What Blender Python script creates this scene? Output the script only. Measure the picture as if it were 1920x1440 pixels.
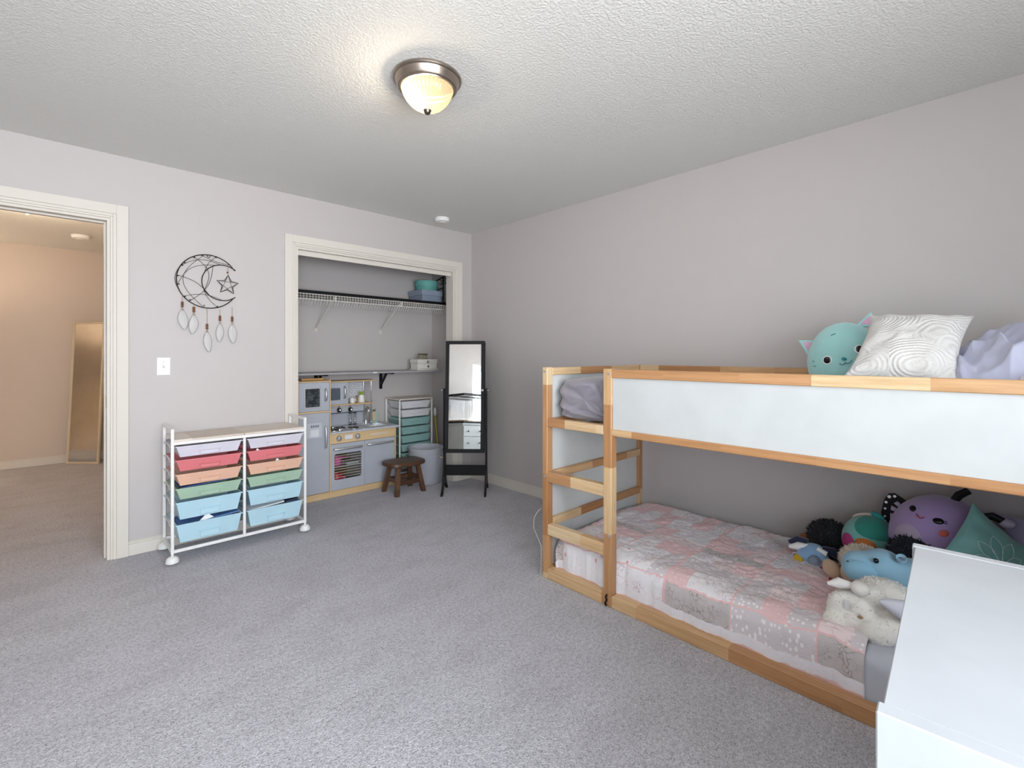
import bpy, math, random
from mathutils import Vector, Matrix, Euler, noise

# ------------------------------------------------------------------ scene, camera, world, light
for o in list(bpy.data.objects):
    bpy.data.objects.remove(o)
SC = bpy.context.scene
COL = SC.collection
R = math.radians

cam_d = bpy.data.cameras.new('camera')
cam = bpy.data.objects.new('camera', cam_d)
COL.objects.link(cam)
cam.location = (0, 0, 1.24)
cam.rotation_euler = (R(90), 0, R(46.3 - 90))
cam_d.sensor_fit = 'HORIZONTAL'
cam_d.sensor_width = 36
cam_d.lens = 890 / 1920 * 36
cam_d.shift_y = -55 / 1920
cam_d.clip_start = 0.02
SC.camera = cam

world = bpy.data.worlds.new('sky')
SC.world = world
world.use_nodes = True
world.node_tree.nodes['Background'].inputs[0].default_value = (0.75, 0.87, 1.0, 1)
world.node_tree.nodes['Background'].inputs[1].default_value = 2.0


def area(name, loc, rot, sx, sy, power, color, spread=180):
    d = bpy.data.lights.new(name, 'AREA')
    d.shape = 'RECTANGLE'
    d.size, d.size_y = sx, sy
    d.energy = power
    d.color = color
    d.spread = R(spread)
    o = bpy.data.objects.new(name, d)
    COL.objects.link(o)
    o.location, o.rotation_euler = loc, rot
    return o


def point(name, loc, power, color, radius):
    d = bpy.data.lights.new(name, 'POINT')
    d.energy, d.color, d.shadow_soft_size = power, color, radius
    o = bpy.data.objects.new(name, d)
    COL.objects.link(o)
    o.location = loc
    return o


# daylight through the two windows behind the camera
area('window_daylight', (0.05, -1.42, 1.30), (R(85), 0, 0), 2.3, 1.6, 68, (0.82, 0.90, 1.0), 130)
area('ground_bounce', (0.05, -1.40, 1.20), (R(124), 0, 0), 2.3, .9, 52, (1.0, 0.95, 0.90), 140)
area('window_daylight_left', (-1.72, -0.575, 1.15), (R(88), 0, R(-72)), 1.05, 1.5, 34, (0.80, 0.90, 1.0))

SC.view_settings.view_transform = 'Standard'
SC.view_settings.look = 'None'
SC.view_settings.gamma = 1
SC.view_settings.use_curve_mapping = False
SC.view_settings.exposure = 0.27


# ------------------------------------------------------------------ materials
def lin(c):
    if isinstance(c, str):
        c = [int(c[i:i + 2], 16) / 255 for i in (1, 3, 5)]
    return tuple(x / 12.92 if x <= .04045 else ((x + .055) / 1.055) ** 2.4 for x in c) + (1,)


MATS = {}


class NT:
    """thin wrapper around a node tree"""

    def __init__(s, m):
        s.t = m.node_tree
        s.b = s.t.nodes['Principled BSDF']
        s.out = s.t.nodes['Material Output']

    def n(s, typ, **kw):
        nd = s.t.nodes.new(typ)
        for k, v in kw.items():
            if k.startswith('i_'):
                nd.inputs[k[2:].replace('_', ' ')].default_value = v
            else:
                setattr(nd, k, v)
        return nd

    def l(s, a, b):
        s.t.links.new(a, b)

    def ramp(s, src, stops):
        r = s.n('ShaderNodeValToRGB')
        e = r.color_ramp.elements
        while len(e) < len(stops):
            e.new(0.5)
        for k, (p, c) in enumerate(stops):
            e[k].position = p
            e[k].color = lin(c) if isinstance(c, str) else c
        s.l(src, r.inputs[0])
        return r.outputs[0]

    def mix(s, fac, a, b):
        m = s.n('ShaderNodeMix', data_type='RGBA')
        for src, i in ((fac, 0), (a, 6), (b, 7)):
            if hasattr(src, 'links'):
                s.l(src, m.inputs[i])
            else:
                m.inputs[i].default_value = lin(src) if isinstance(src, str) else src
        return m.outputs[2]

    def coord(s, scale=(1, 1, 1)):
        tc = s.n('ShaderNodeTexCoord')
        mp = s.n('ShaderNodeMapping')
        mp.inputs['Scale'].default_value = scale
        s.l(tc.outputs['Object'], mp.inputs[0])
        return mp.outputs[0]

    def noise(s, vec, scale, detail=3, rough=.5):
        t = s.n('ShaderNodeTexNoise')
        t.inputs['Scale'].default_value = scale
        t.inputs['Detail'].default_value = detail
        t.inputs['Roughness'].default_value = rough
        if vec is not None:
            s.l(vec, t.inputs['Vector'])
        return t.outputs[0]

    def voro(s, vec, scale, feature='F1', out='Distance', rnd=1.0):
        t = s.n('ShaderNodeTexVoronoi', feature=feature)
        t.inputs['Scale'].default_value = scale
        t.inputs['Randomness'].default_value = rnd
        s.l(vec, t.inputs['Vector'])
        return t.outputs[out]

    def bump(s, h, strength=.3, dist=.005):
        b = s.n('ShaderNodeBump')
        b.inputs['Strength'].default_value = strength
        b.inputs['Distance'].default_value = dist
        s.l(h, b.inputs['Height'])
        s.l(b.outputs[0], s.b.inputs['Normal'])


def mat(name, color, rough=.6, metal=0, bump=None, vary=0, spec=None, sheen=0, trans=0):
    """plain painted / plastic / metal / cloth material with slight procedural variation"""
    if name in MATS:
        return MATS[name]
    m = bpy.data.materials.new(name)
    m.use_nodes = True
    t = NT(m)
    t.b.inputs['Roughness'].default_value = rough
    t.b.inputs['Metallic'].default_value = metal
    if spec is not None:
        t.b.inputs['Specular IOR Level'].default_value = spec
    if sheen:
        t.b.inputs['Sheen Weight'].default_value = sheen
    c = lin(color)
    v = t.coord()
    k = vary or .03
    nz = t.noise(v, 9, 2)
    lo = tuple(x * (1 - k) for x in c[:3]) + (1,)
    hi = tuple(min(1, x * (1 + k)) for x in c[:3]) + (1,)
    t.l(t.ramp(nz, [(.3, lo), (.7, hi)]), t.b.inputs['Base Color'])
    if bump:
        sc, st, ds = bump
        t.bump(t.noise(v, sc, 3), st, ds)
    MATS[name] = m
    return m


def wood(name, stops, axis, block=1.7, grain=1.0, rough=.45):
    """finger-jointed board: tone changes from block to block along the axis, grain along it"""
    if name in MATS:
        return MATS[name]
    m = bpy.data.materials.new(name)
    m.use_nodes = True
    t = NT(m)
    tc = t.n('ShaderNodeTexCoord')
    sep = t.n('ShaderNodeSeparateXYZ')
    t.l(tc.outputs['Object'], sep.inputs[0])
    oi = t.n('ShaderNodeObjectInfo')
    a = t.n('ShaderNodeMath', operation='MULTIPLY_ADD')
    t.l(oi.outputs['Random'], a.inputs[0])
    a.inputs[1].default_value = 37.0
    t.l(sep.outputs['XYZ'.index(axis)], a.inputs[2])
    vo = t.n('ShaderNodeTexVoronoi', voronoi_dimensions='1D')
    vo.inputs['Scale'].default_value = block
    t.l(a.outputs[0], vo.inputs['W'])
    sp = t.n('ShaderNodeSeparateColor')
    t.l(vo.outputs['Color'], sp.inputs[0])
    base = t.ramp(sp.outputs[0], stops)
    sc = {'X': (1.2, 26, 26), 'Y': (26, 1.2, 26), 'Z': (26, 26, 1.2)}[axis]
    mp = t.n('ShaderNodeMapping')
    mp.inputs['Scale'].default_value = sc
    t.l(tc.outputs['Object'], mp.inputs[0])
    off = t.n('ShaderNodeVectorMath', operation='MULTIPLY_ADD')
    t.l(vo.outputs['Color'], off.inputs[0])
    off.inputs[1].default_value = (20, 20, 20)
    t.l(mp.outputs[0], off.inputs[2])
    g = t.noise(off.outputs[0], 2.4, 5, .65)
    gf = t.ramp(g, [(.38, (1, 1, 1, 1)), (.62, (.66, .56, .44, 1))])
    mul = t.n('ShaderNodeMix', data_type='RGBA', blend_type='MULTIPLY')
    mul.inputs[0].default_value = .55 * grain
    t.l(base, mul.inputs[6])
    t.l(gf, mul.inputs[7])
    t.l(mul.outputs[2], t.b.inputs['Base Color'])
    t.b.inputs['Roughness'].default_value = rough
    MATS[name] = m
    return m


PINE = [(0, '#b07d50'), (.3, '#c4966a'), (.6, '#d8b487'), (1, '#e5cda6')]


def pine(axis):
    return wood('pine_' + axis, PINE, axis, 2.9)


def make_special():
    # wall paint, warm light grey with faint orange peel
    def paint(name, c, scale=170, st=.12):
        m = mat(name, c, .62, vary=.006)
        t = NT(m)
        t.bump(t.noise(t.coord(), scale, 2), st, .002)
        return m
    paint('wall_paint', '#c2bcba')
    paint('hall_paint', '#d0c2b5')
    paint('trim_paint', '#d9d3c9', 30, .02)
    # ceiling: knockdown texture, a few old stains
    m = mat('ceiling_texture', '#e2e1dc', .8)
    t = NT(m)
    v = t.coord((1, 1, 1))
    h = t.ramp(t.noise(v, 95, 4, .6), [(.42, (0, 0, 0, 1)), (.6, (1, 1, 1, 1))])
    t.bump(h, .55, .004)
    dark = t.ramp(t.noise(t.coord((1.2, 4.2, 1)), 3.1, 5, .7), [(.70, (0, 0, 0, 1)), (.80, (.35, .35, .35, 1))])
    t.l(t.mix(dark, '#e2e1dc', '#b5b3ac'), t.b.inputs['Base Color'])
    # carpet
    m = bpy.data.materials.new('carpet_pile')
    m.use_nodes = True
    MATS['carpet_pile'] = m
    t = NT(m)
    v = t.coord()
    big = t.noise(t.coord((1, 1.6, 1)), 3.4, 6, .72)
    fine = t.noise(v, 165, 2, .7)
    mid = t.noise(v, 62, 3, .7)
    c1 = t.ramp(fine, [(.34, '#6f6d74'), (.46, '#cac8d0'), (.64, '#f3f3f9')])
    c2 = t.ramp(mid, [(.30, '#929097'), (.5, '#cecbd3'), (.70, '#efeef5')])
    c3 = t.mix(.5, c1, c2)
    sh = t.ramp(big, [(.32, '#c9c6c6'), (.55, '#f2f2f2'), (.7, '#fbfbfb')])
    mul = t.n('ShaderNodeMix', data_type='RGBA', blend_type='MULTIPLY')
    mul.inputs[0].default_value = .45
    t.l(c3, mul.inputs[6])
    t.l(sh, mul.inputs[7])
    t.l(mul.outputs[2], t.b.inputs['Base Color'])
    t.b.inputs['Roughness'].default_value = 1
    t.b.inputs['Specular IOR Level'].default_value = .05
    t.b.inputs['Sheen Weight'].default_value = .25
    ad = t.n('ShaderNodeMath', operation='ADD')
    t.l(fine, ad.inputs[0])
    t.l(mid, ad.inputs[1])
    t.bump(ad.outputs[0], .9, .012)
    # mirror and glass
    m = mat('mirror_silver', '#d2d4d2', .015, 1)
    g = bpy.data.materials.new('window_glass')
    g.use_nodes = True
    MATS['window_glass'] = g
    t = NT(g)
    tr = t.n('ShaderNodeBsdfTransparent')
    gl = t.n('ShaderNodeBsdfGlossy')
    gl.inputs['Roughness'].default_value = .02
    mx = t.n('ShaderNodeMixShader')
    mx.inputs[0].default_value = .08
    t.l(tr.outputs[0], mx.inputs[1])
    t.l(gl.outputs[0], mx.inputs[2])
    t.l(mx.outputs[0], t.out.inputs[0])
    # frosted lamp glass
    for nm, em in (('lamp_glass', .55), ('hall_lamp_glass', 3.0)):
        g = bpy.data.materials.new(nm)
        g.use_nodes = True
        MATS[nm] = g
        t = NT(g)
        tr = t.n('ShaderNodeBsdfTranslucent')
        tr.inputs[0].default_value = (.030, .026, .019, 1)
        e = t.n('ShaderNodeEmission')
        e.inputs[0].default_value = lin('#ffe2b0')
        e.inputs[1].default_value = em
        ad = t.n('ShaderNodeAddShader')
        t.l(tr.outputs[0], ad.inputs[0])
        t.l(e.outputs[0], ad.inputs[1])
        gl = t.n('ShaderNodeBsdfGlossy')
        gl.inputs['Roughness'].default_value = .15
        mx = t.n('ShaderNodeMixShader')
        mx.inputs[0].default_value = .05
        t.l(ad.outputs[0], mx.inputs[1])
        t.l(gl.outputs[0], mx.inputs[2])
        tp = t.n('ShaderNodeBsdfTransparent')
        m2 = t.n('ShaderNodeMixShader')
        m2.inputs[0].default_value = .30
        t.l(mx.outputs[0], m2.inputs[1])
        t.l(tp.outputs[0], m2.inputs[2])
        t.l(m2.outputs[0], t.out.inputs[0])
    # quilt fabrics
    def dots(name, base, dot, scale, r, rnd=.6):
        m = mat(name, base, .9, sheen=.2)
        t = NT(m)
        d = t.voro(t.coord((1, 1, .6)), scale, rnd=rnd)
        f = t.ramp(d, [(r, (1, 1, 1, 1)), (r + .06, (0, 0, 0, 1))])
        t.l(t.mix(f, base, dot), t.b.inputs['Base Color'])
    def printed(name, base, ink, scale, w):
        m = mat(name, base, .9, sheen=.2)
        t = NT(m)
        v = t.coord()
        wn = t.n('ShaderNodeVectorMath', operation='MULTIPLY_ADD')
        nz = t.n('ShaderNodeTexNoise')
        nz.inputs['Scale'].default_value = 18
        t.l(v, nz.inputs['Vector'])
        t.l(nz.outputs['Color'], wn.inputs[0])
        wn.inputs[1].default_value = (.09, .09, .09)
        t.l(v, wn.inputs[2])
        d = t.voro(wn.outputs[0], scale, 'DISTANCE_TO_EDGE')
        f = t.ramp(d, [(w, (1, 1, 1, 1)), (w + .03, (0, 0, 0, 1))])
        g = t.ramp(t.noise(v, 14, 2), [(.42, (0, 0, 0, 1)), (.55, (.8, .8, .8, 1))])
        mu = t.n('ShaderNodeMath', operation='MULTIPLY')
        t.l(f, mu.inputs[0])
        t.l(g, mu.inputs[1])
        t.l(t.mix(mu.outputs[0], base, ink), t.b.inputs['Base Color'])
    dots('quilt_pink', '#ecc9cb', '#f3e6e6', 60, .22)
    dots('quilt_grey_spot', '#d9d1d5', '#f3f0f2', 55, .28)
    dots('quilt_white_spot', '#eeebed', '#e3a0a4', 20, .11, 1.0)
    printed('quilt_branch', '#c9c1c1', '#988e8a', 34, .035)
    printed('quilt_pink_print', '#f1dfe0', '#c0aeb3', 44, .035)
    printed('quilt_white_print', '#eeebee', '#cdb5bb', 40, .035)
    m = mat('quilt_sash', '#ecc4c5', .9, sheen=.2)
    m = mat('quilt_border', '#e9e8ee', .9, sheen=.2)
    m = mat('quilt_binding', '#efc6bf', .9, sheen=.2)
    for k in list(MATS):
        if k.startswith('quilt_'):
            t = NT(MATS[k])
            t.bump(t.noise(t.coord(), 34, 3, .6), .5, .008)
    # embossed white pillow
    m = mat('pillow_white', '#dbd9d6', .9, sheen=.2)
    t = NT(m)
    v = t.coord()
    vo = t.voro(v, 5.5)
    sn = t.n('ShaderNodeMath', operation='SINE')
    ml = t.n('ShaderNodeMath', operation='MULTIPLY')
    ml.inputs[1].default_value = 85
    t.l(vo, ml.inputs[0])
    t.l(ml.outputs[0], sn.inputs[0])
    ad = t.n('ShaderNodeMath', operation='MULTIPLY_ADD')
    t.l(t.noise(v, 130, 2), ad.inputs[0])
    ad.inputs[1].default_value = 2.2
    t.l(sn.outputs[0], ad.inputs[2])
    t.bump(ad.outputs[0], .45, .003)
    # chalkboard
    m = mat('chalkboard', '#20272c', .8)
    t = NT(m)
    f = t.ramp(t.noise(t.coord(), 26, 6, .75), [(.45, (0, 0, 0, 1)), (.8, (.55, .55, .55, 1))])
    t.l(t.mix(f, '#1c2328', '#93a0a6'), t.b.inputs['Base Color'])
    # brick print on the play kitchen
    m = mat('brick_print', '#e4e6e8', .5)
    t = NT(m)
    tc = t.n('ShaderNodeTexCoord')
    mp = t.n('ShaderNodeMapping')
    mp.inputs['Rotation'].default_value = (R(90), 0, 0)
    t.l(tc.outputs['Object'], mp.inputs[0])
    br = t.n('ShaderNodeTexBrick')
    br.inputs['Scale'].default_value = 14
    br.inputs['Mortar Size'].default_value = .022
    br.inputs['Color1'].default_value = lin('#e3e5e8')
    br.inputs['Color2'].default_value = lin('#d8dbe0')
    br.inputs['Mortar'].default_value = lin('#7d8790')
    t.l(mp.outputs[0], br.inputs[0])
    t.l(br.outputs[0], t.b.inputs['Base Color'])


make_special()
WALL, TRIM = MATS['wall_paint'], MATS['trim_paint']
WHITE = mat('white_laminate', '#cbcecd', .45)
PANEL = mat('white_panel', '#c6c9c8', .45)
CABW = mat('white_cabinet_foil', '#b6babf', .4)
WMETAL = mat('white_powder_coat', '#eceae8', .35)
WPLAST = mat('white_plastic', '#ececea', .4)
CHROME = mat('chrome', '#d8d8da', .12, 1)
STEEL = mat('brushed_silver', '#cdd0d2', .42, .85)
NICKEL = mat('brushed_nickel', '#a89c90', .32, 1)
BLACK = mat('black_satin', '#101115', .5, spec=.25)
BLACKM = mat('black_metal', '#151518', .4, .4)


# ------------------------------------------------------------------ mesh building
class B:
    def __init__(s):
        s.v, s.f, s.m, s.s = [], [], [], []

    def add(s, vs, fs, mi=0, smooth=False):
        k = len(s.v)
        s.v += [Vector(v) for v in vs]
        for f in fs:
            s.f.append([i + k for i in f])
            s.m.append(mi)
            s.s.append(smooth)
        return s

    def box(s, x0, x1, y0, y1, z0, z1, b=.002, mi=0, M=None):
        lo = Vector((min(x0, x1), min(y0, y1), min(z0, z1)))
        hi = Vector((max(x0, x1), max(y0, y1), max(z0, z1)))
        b = min(b, .45 * min(hi - lo))
        if b <= 0:
            vs = [Vector(((lo, hi)[i & 1][0], (lo, hi)[i >> 1 & 1][1], (lo, hi)[i >> 2][2])) for i in range(8)]
            fs = [(0, 2, 3, 1), (4, 5, 7, 6), (0, 1, 5, 4), (2, 6, 7, 3), (0, 4, 6, 2), (1, 3, 7, 5)]
        else:
            vs, idx = [], {}
            for i in range(8):
                c = [(lo, hi)[i >> a & 1][a] for a in range(3)]
                g = [(1, -1)[i >> a & 1] for a in range(3)]
                for a in range(3):          # vertex on the face normal to axis a
                    p = [c[k] + (0 if k == a else g[k] * b) for k in range(3)]
                    idx[i, a] = len(vs)
                    vs.append(Vector(p))
            fs = []
            for a in range(3):
                u, w = (a + 1) % 3, (a + 2) % 3
                for side in (0, 1):
                    q = [idx[(side << a) | (p << u) | (r << w), a] for p, r in ((0, 0), (1, 0), (1, 1), (0, 1))]
                    fs.append(q if side else q[::-1])
                for p in (0, 1):
                    for r in (0, 1):        # edge along axis a between faces u and w
                        i0 = (p << u) | (r << w)
                        i1 = i0 | (1 << a)
                        q = [idx[i0, u], idx[i1, u], idx[i1, w], idx[i0, w]]
                        fs.append(q if p ^ r else q[::-1])
            for i in range(8):
                q = [idx[i, 0], idx[i, 1], idx[i, 2]]
                par = (i & 1) ^ (i >> 1 & 1) ^ (i >> 2)
                fs.append(q if par else q[::-1])
        if M is not None:
            vs = [M @ v for v in vs]
        return s.add(vs, fs, mi)

    def loft(s, rings, caps=(True, True), closed=True, mi=0, smooth=True):
        k, n = [], len(rings[0])
        vs = [p for r in rings for p in r]
        fs = []
        for a in range(len(rings) - 1):
            for i in range(n if closed else n - 1):
                j = (i + 1) % n
                fs.append((a * n + i, a * n + j, (a + 1) * n + j, (a + 1) * n + i))
        s.add(vs, fs, mi, smooth)
        k = len(s.v) - len(vs)
        for cap, a, rev in ((caps[0], 0, True), (caps[1], len(rings) - 1, False)):
            if cap:
                f = [k + a * n + i for i in range(n)]
                s.f.append(f[::-1] if rev else f)
                s.m.append(mi)
                s.s.append(False)
        return s

    def tube(s, pts, r, n=8, closed=False, mi=0, caps=True):
        pts = [Vector(p) for p in pts]
        rr = r if isinstance(r, (list, tuple)) else [r] * len(pts)
        m = len(pts)
        d0 = (pts[1] - pts[0]).normalized()
        up = Vector((0, 0, 1)) if abs(d0.z) < .9 else Vector((1, 0, 0))
        a = d0.cross(up).normalized()
        rings = []
        for i, p in enumerate(pts):
            if closed:
                d = (pts[(i + 1) % m] - pts[i - 1]).normalized()
            else:
                d = (pts[min(i + 1, m - 1)] - pts[max(i - 1, 0)]).normalized()
            a = (a - d * a.dot(d)).normalized()
            b = d.cross(a)
            rings.append([p + (a * math.cos(2 * math.pi * k / n) + b * math.sin(2 * math.pi * k / n)) * rr[i] for k in range(n)])
        if closed:
            rings.append(rings[0])
        c = caps and not closed
        return s.loft(rings, (c, c), mi=mi)

    def cyl(s, p0, p1, r0, r1=None, n=16, mi=0):
        return s.tube([p0, p1], [r0, r0 if r1 is None else r1], n, mi=mi)

    def lathe(s, prof, c=(0, 0, 0), n=32, mi=0, caps=(False, False), flute=None, axis=None):
        c = Vector(c)
        rings = []
        for (r, z) in prof:
            ring = []
            for k in range(n):
                t = 2 * math.pi * k / n
                q = r * (1 + (flute[1] * math.cos(flute[0] * t) if flute else 0))
                p = Vector((q * math.cos(t), q * math.sin(t), z))
                ring.append(c + (axis @ p if axis is not None else p))
            rings.append(ring)
        return s.loft(rings, caps, mi=mi)

    def ell(s, c, r, rot=None, nu=20, nv=12, mi=0):
        c = Vector(c)
        q = Euler(rot).to_matrix() if rot else Matrix.Identity(3)
        vs = [c + q @ Vector((0, 0, r[2]))]
        for a in range(1, nv):
            t = math.pi * a / nv
            for k in range(nu):
                p = 2 * math.pi * k / nu
                vs.append(c + q @ Vector((r[0] * math.sin(t) * math.cos(p), r[1] * math.sin(t) * math.sin(p), r[2] * math.cos(t))))
        vs.append(c + q @ Vector((0, 0, -r[2])))
        fs = [(0, 1 + k, 1 + (k + 1) % nu) for k in range(nu)]
        for a in range(nv - 2):
            for k in range(nu):
                j = (k + 1) % nu
                fs.append((1 + a * nu + k, 1 + (a + 1) * nu + k, 1 + (a + 1) * nu + j, 1 + a * nu + j))
        e = len(vs) - 1
        b = 1 + (nv - 2) * nu
        fs += [(b + k, e, b + (k + 1) % nu) for k in range(nu)]
        return s.add(vs, fs, mi, True)

    def prism(s, poly, ext, mi=0, smooth=False):
        """polygon of 3-D points pushed along ext"""
        n = len(poly)
        ext = Vector(ext)
        vs = [Vector(p) for p in poly] + [Vector(p) + ext for p in poly]
        fs = [list(range(n))[::-1], [n + i for i in range(n)]]
        fs += [(i, (i + 1) % n, n + (i + 1) % n, n + i) for i in range(n)]
        return s.add(vs, fs, mi, smooth)

    def grid(s, fn, nu, nv, mi=0, mfun=None):
        """fn(i/nu, j/nv) -> point"""
        k = len(s.v)
        for j in range(nv + 1):
            for i in range(nu + 1):
                s.v.append(Vector(fn(i / nu, j / nv)))
        for j in range(nv):
            for i in range(nu):
                a = k + j * (nu + 1) + i
                s.f.append([a, a + 1, a + nu + 2, a + nu + 1])
                s.m.append(mfun((i + .5) / nu, (j + .5) / nv) if mfun else mi)
                s.s.append(True)
        return s

    def out(s, name, mats, parent=None, ang=40, local=False):
        me = bpy.data.meshes.new(name)
        off = Vector((0, 0, 0))
        if parent is not None and not local:
            off = parent.location
            if parent.parent:
                off = off + parent.parent.location
        me.from_pydata([v - off for v in s.v], [], s.f)
        for m in (mats if isinstance(mats, (list, tuple)) else [mats]):
            me.materials.append(m)
        me.polygons.foreach_set('material_index', s.m)
        me.polygons.foreach_set('use_smooth', [True] * len(s.f) if any(s.s) else [False] * len(s.f))
        me.update()
        if any(s.s):
            me.set_sharp_from_angle(angle=R(ang))
        o = bpy.data.objects.new(name, me)
        COL.objects.link(o)
        if parent is not None:
            o.parent = parent
        return o


def tag(o, label=None, cat=None, group=None, kind=None):
    for k, v in (('label', label), ('category', cat), ('group', group), ('kind', kind)):
        if v:
            o[k] = v
    return o


def thing(name, label, cat, loc=(0, 0, 0), rz=0, group=None):
    o = bpy.data.objects.new(name, None)
    COL.objects.link(o)
    o.location = loc
    o.rotation_euler = (0, 0, rz)
    o.empty_display_size = .05
    return tag(o, label, cat, group)


def struct(b, name, m, parent=None, **k):
    return tag(b.out(name, m, parent, **k), kind='structure' if parent is None else None)


def bx(name, m, parent, x0, x1, y0, y1, z0, z1, b=.002, local=False):
    return B().box(x0, x1, y0, y1, z0, z1, b).out(name, m, parent, local=local)


def arc(c, r, a0, a1, n, ux=(1, 0, 0), uz=(0, 0, 1)):
    c, ux, uz = Vector(c), Vector(ux), Vector(uz)
    return [c + ux * r * math.cos(R(a0 + (a1 - a0) * k / n)) + uz * r * math.sin(R(a0 + (a1 - a0) * k / n)) for k in range(n + 1)]


# ------------------------------------------------------------------ the room
XR, XL, YB, YN, ZC = 3.02, -1.50, 3.755, -1.20, 2.455
T = .115
struct(B().box(-2.4, XR + .1, YN - .1, 7.6, -.06, 0, 0), 'floor', MATS['carpet_pile'])
struct(B().box(-2.4, XR + .1, YN - .1, 7.6, ZC, ZC + .06, 0), 'ceiling', MATS['ceiling_texture'])

DX0, DX1, CX0, CX1, HZ = -.56, .227, 1.31, 2.807, 2.065
w = B()
for x0, x1, z0 in ((XL - .1, DX0, 0), (DX0, DX1, HZ), (DX1, CX0, 0), (CX0, CX1, HZ), (CX1, XR, 0)):
    w.box(x0, x1, YB, YB + T, z0, ZC, 0)
struct(w, 'wall_back', WALL)
struct(B().box(XR, XR + .1, YN - .1, 4.56, 0, ZC, 0), 'wall_right', WALL)
# left wall with a window opening
LW = (-1.10, -.05, .45, 2.0)
w = B()
w.box(XL - .1, XL, YN - .1, LW[0], 0, ZC, 0)
w.box(XL - .1, XL, LW[1], YB, 0, ZC, 0)
w.box(XL - .1, XL, LW[0], LW[1], 0, LW[2], 0)
w.box(XL - .1, XL, LW[0], LW[1], LW[3], ZC, 0)
struct(w, 'wall_left', WALL)
NW = (-1.1, 1.2, .50, 2.12)
w = B()
w.box(XL, NW[0], YN - .1, YN, 0, ZC, 0)
w.box(NW[1], XR, YN - .1, YN, 0, ZC, 0)
w.box(NW[0], NW[1], YN - .1, YN, 0, NW[2], 0)
w.box(NW[0], NW[1], YN - .1, YN, NW[3], ZC, 0)
struct(w, 'wall_near', WALL)
# windows: frame, mullion, pane
fr = B()
y0, y1 = YN - .08, YN - .03
fr.box(NW[0], NW[1], y0, y1, NW[2], NW[2] + .05).box(NW[0], NW[1], y0, y1, NW[3] - .05, NW[3])
for x in (NW[0], (NW[0] + NW[1]) / 2 - .025, NW[1] - .05):
    fr.box(x, x + .05, y0, y1, NW[2] + .05, NW[3] - .05)
wf = struct(fr, 'window_1', WPLAST)
for k in (0, 1):
    a = NW[0] + .05 + k * (NW[1] - NW[0] - .05) / 2
    bx('pane', MATS['window_glass'], wf, a, a + (NW[1] - NW[0] - .15) / 2, YN - .058, YN - .052, NW[2] + .05, NW[3] - .05, 0)
bx('window_sill', TRIM, wf, NW[0] - .06, NW[1] + .06, YN, YN + .05, NW[2] - .03, NW[2], .004)
fr = B()
x0, x1 = XL - .08, XL - .03
fr.box(x0, x1, LW[0], LW[1], LW[2], LW[2] + .05).box(x0, x1, LW[0], LW[1], LW[3] - .05, LW[3])
for y in (LW[0], (LW[0] + LW[1]) / 2 - .025, LW[1] - .05):
    fr.box(x0, x1, y, y + .05, LW[2] + .05, LW[3] - .05)
wf = struct(fr, 'window_2', WPLAST)
for k in (0, 1):
    a = LW[0] + .05 + k * (LW[1] - LW[0] - .05) / 2
    bx('pane', MATS['window_glass'], wf, XL - .058, XL - .052, a, a + (LW[1] - LW[0] - .15) / 2, LW[2] + .05, LW[3] - .05, 0)
bx('window_sill', TRIM, wf, XL, XL + .05, LW[0] - .06, LW[1] + .06, LW[2] - .03, LW[2], .004)

# closet and hall
struct(B().box(1.12, 3.02, 4.46, 4.56, 0, ZC, 0), 'wall_closet_back', WALL)
struct(B().box(1.12, 1.20, YB + T, 4.46, 0, ZC, 0), 'wall_closet_left', WALL)
struct(B().box(-2.4, .68, 7.5, 7.6, 0, ZC, 0), 'wall_hall_back', MATS['hall_paint'])
struct(B().box(.58, .68, YB + T, 7.5, 0, ZC, 0), 'wall_hall_right', MATS['hall_paint'])
struct(B().box(-2.4, -2.3, YB + T, 7.5, 0, ZC, 0), 'wall_hall_left', MATS['hall_paint'])
struct(B().box(-2.4, XL - .1, YB, YB + T, 0, ZC, 0), 'wall_hall_front', MATS['hall_paint'])


# baseboards: tall face, slimmer beaded top
def base(name, p0, p1, nrm, h=.088):
    b = B()
    (xa, ya), (xb, yb) = p0, p1
    for d, z0, z1 in ((.014, 0, h - .018), (.010, h - .018, h - .007), (.006, h - .007, h)):
        b.box(min(xa, xb, xa + nrm[0] * d), max(xa, xb, xa + nrm[0] * d), min(ya, yb, ya + nrm[1] * d), max(ya, yb, ya + nrm[1] * d), z0, z1, .0015)
    struct(b, name, TRIM)


base('baseboard_back', (DX1 + .085, YB), (CX0 - .085, YB), (0, -1))
base('baseboard_right', (XR, YN), (XR, YB), (-1, 0))
base('baseboard_corner', (CX1 + .085, YB), (XR - .014, YB), (0, -1))
base('baseboard_closet', (1.2, 4.46), (XR, 4.46), (0, -1))
base('baseboard_hall', (-2.3, 7.5), (.58, 7.5), (0, -1))
base('baseboard_hall_right', (.58, YB + T), (.58, 7.5), (-1, 0))
base('baseboard_left', (XL, YN), (XL, YB), (1, 0))


def casing(name, xa, xb, z, wid=.085, y=YB):
    """three-board door casing with stepped inner edge, jambs and stops"""
    b = B()
    for d, o0, o1 in ((.018, .028, wid), (.013, .012, .028), (.009, .0, .012)):
        b.box(xa - o1, xa - o0, y - d, y, 0, z + o1, .0015)
        b.box(xb + o0, xb + o1, y - d, y, 0, z + o1, .0015)
        b.box(xa - o0, xb + o0, y - d, y, z + o0, z + o1, .0015)
    return struct(b, name, TRIM)


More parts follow.
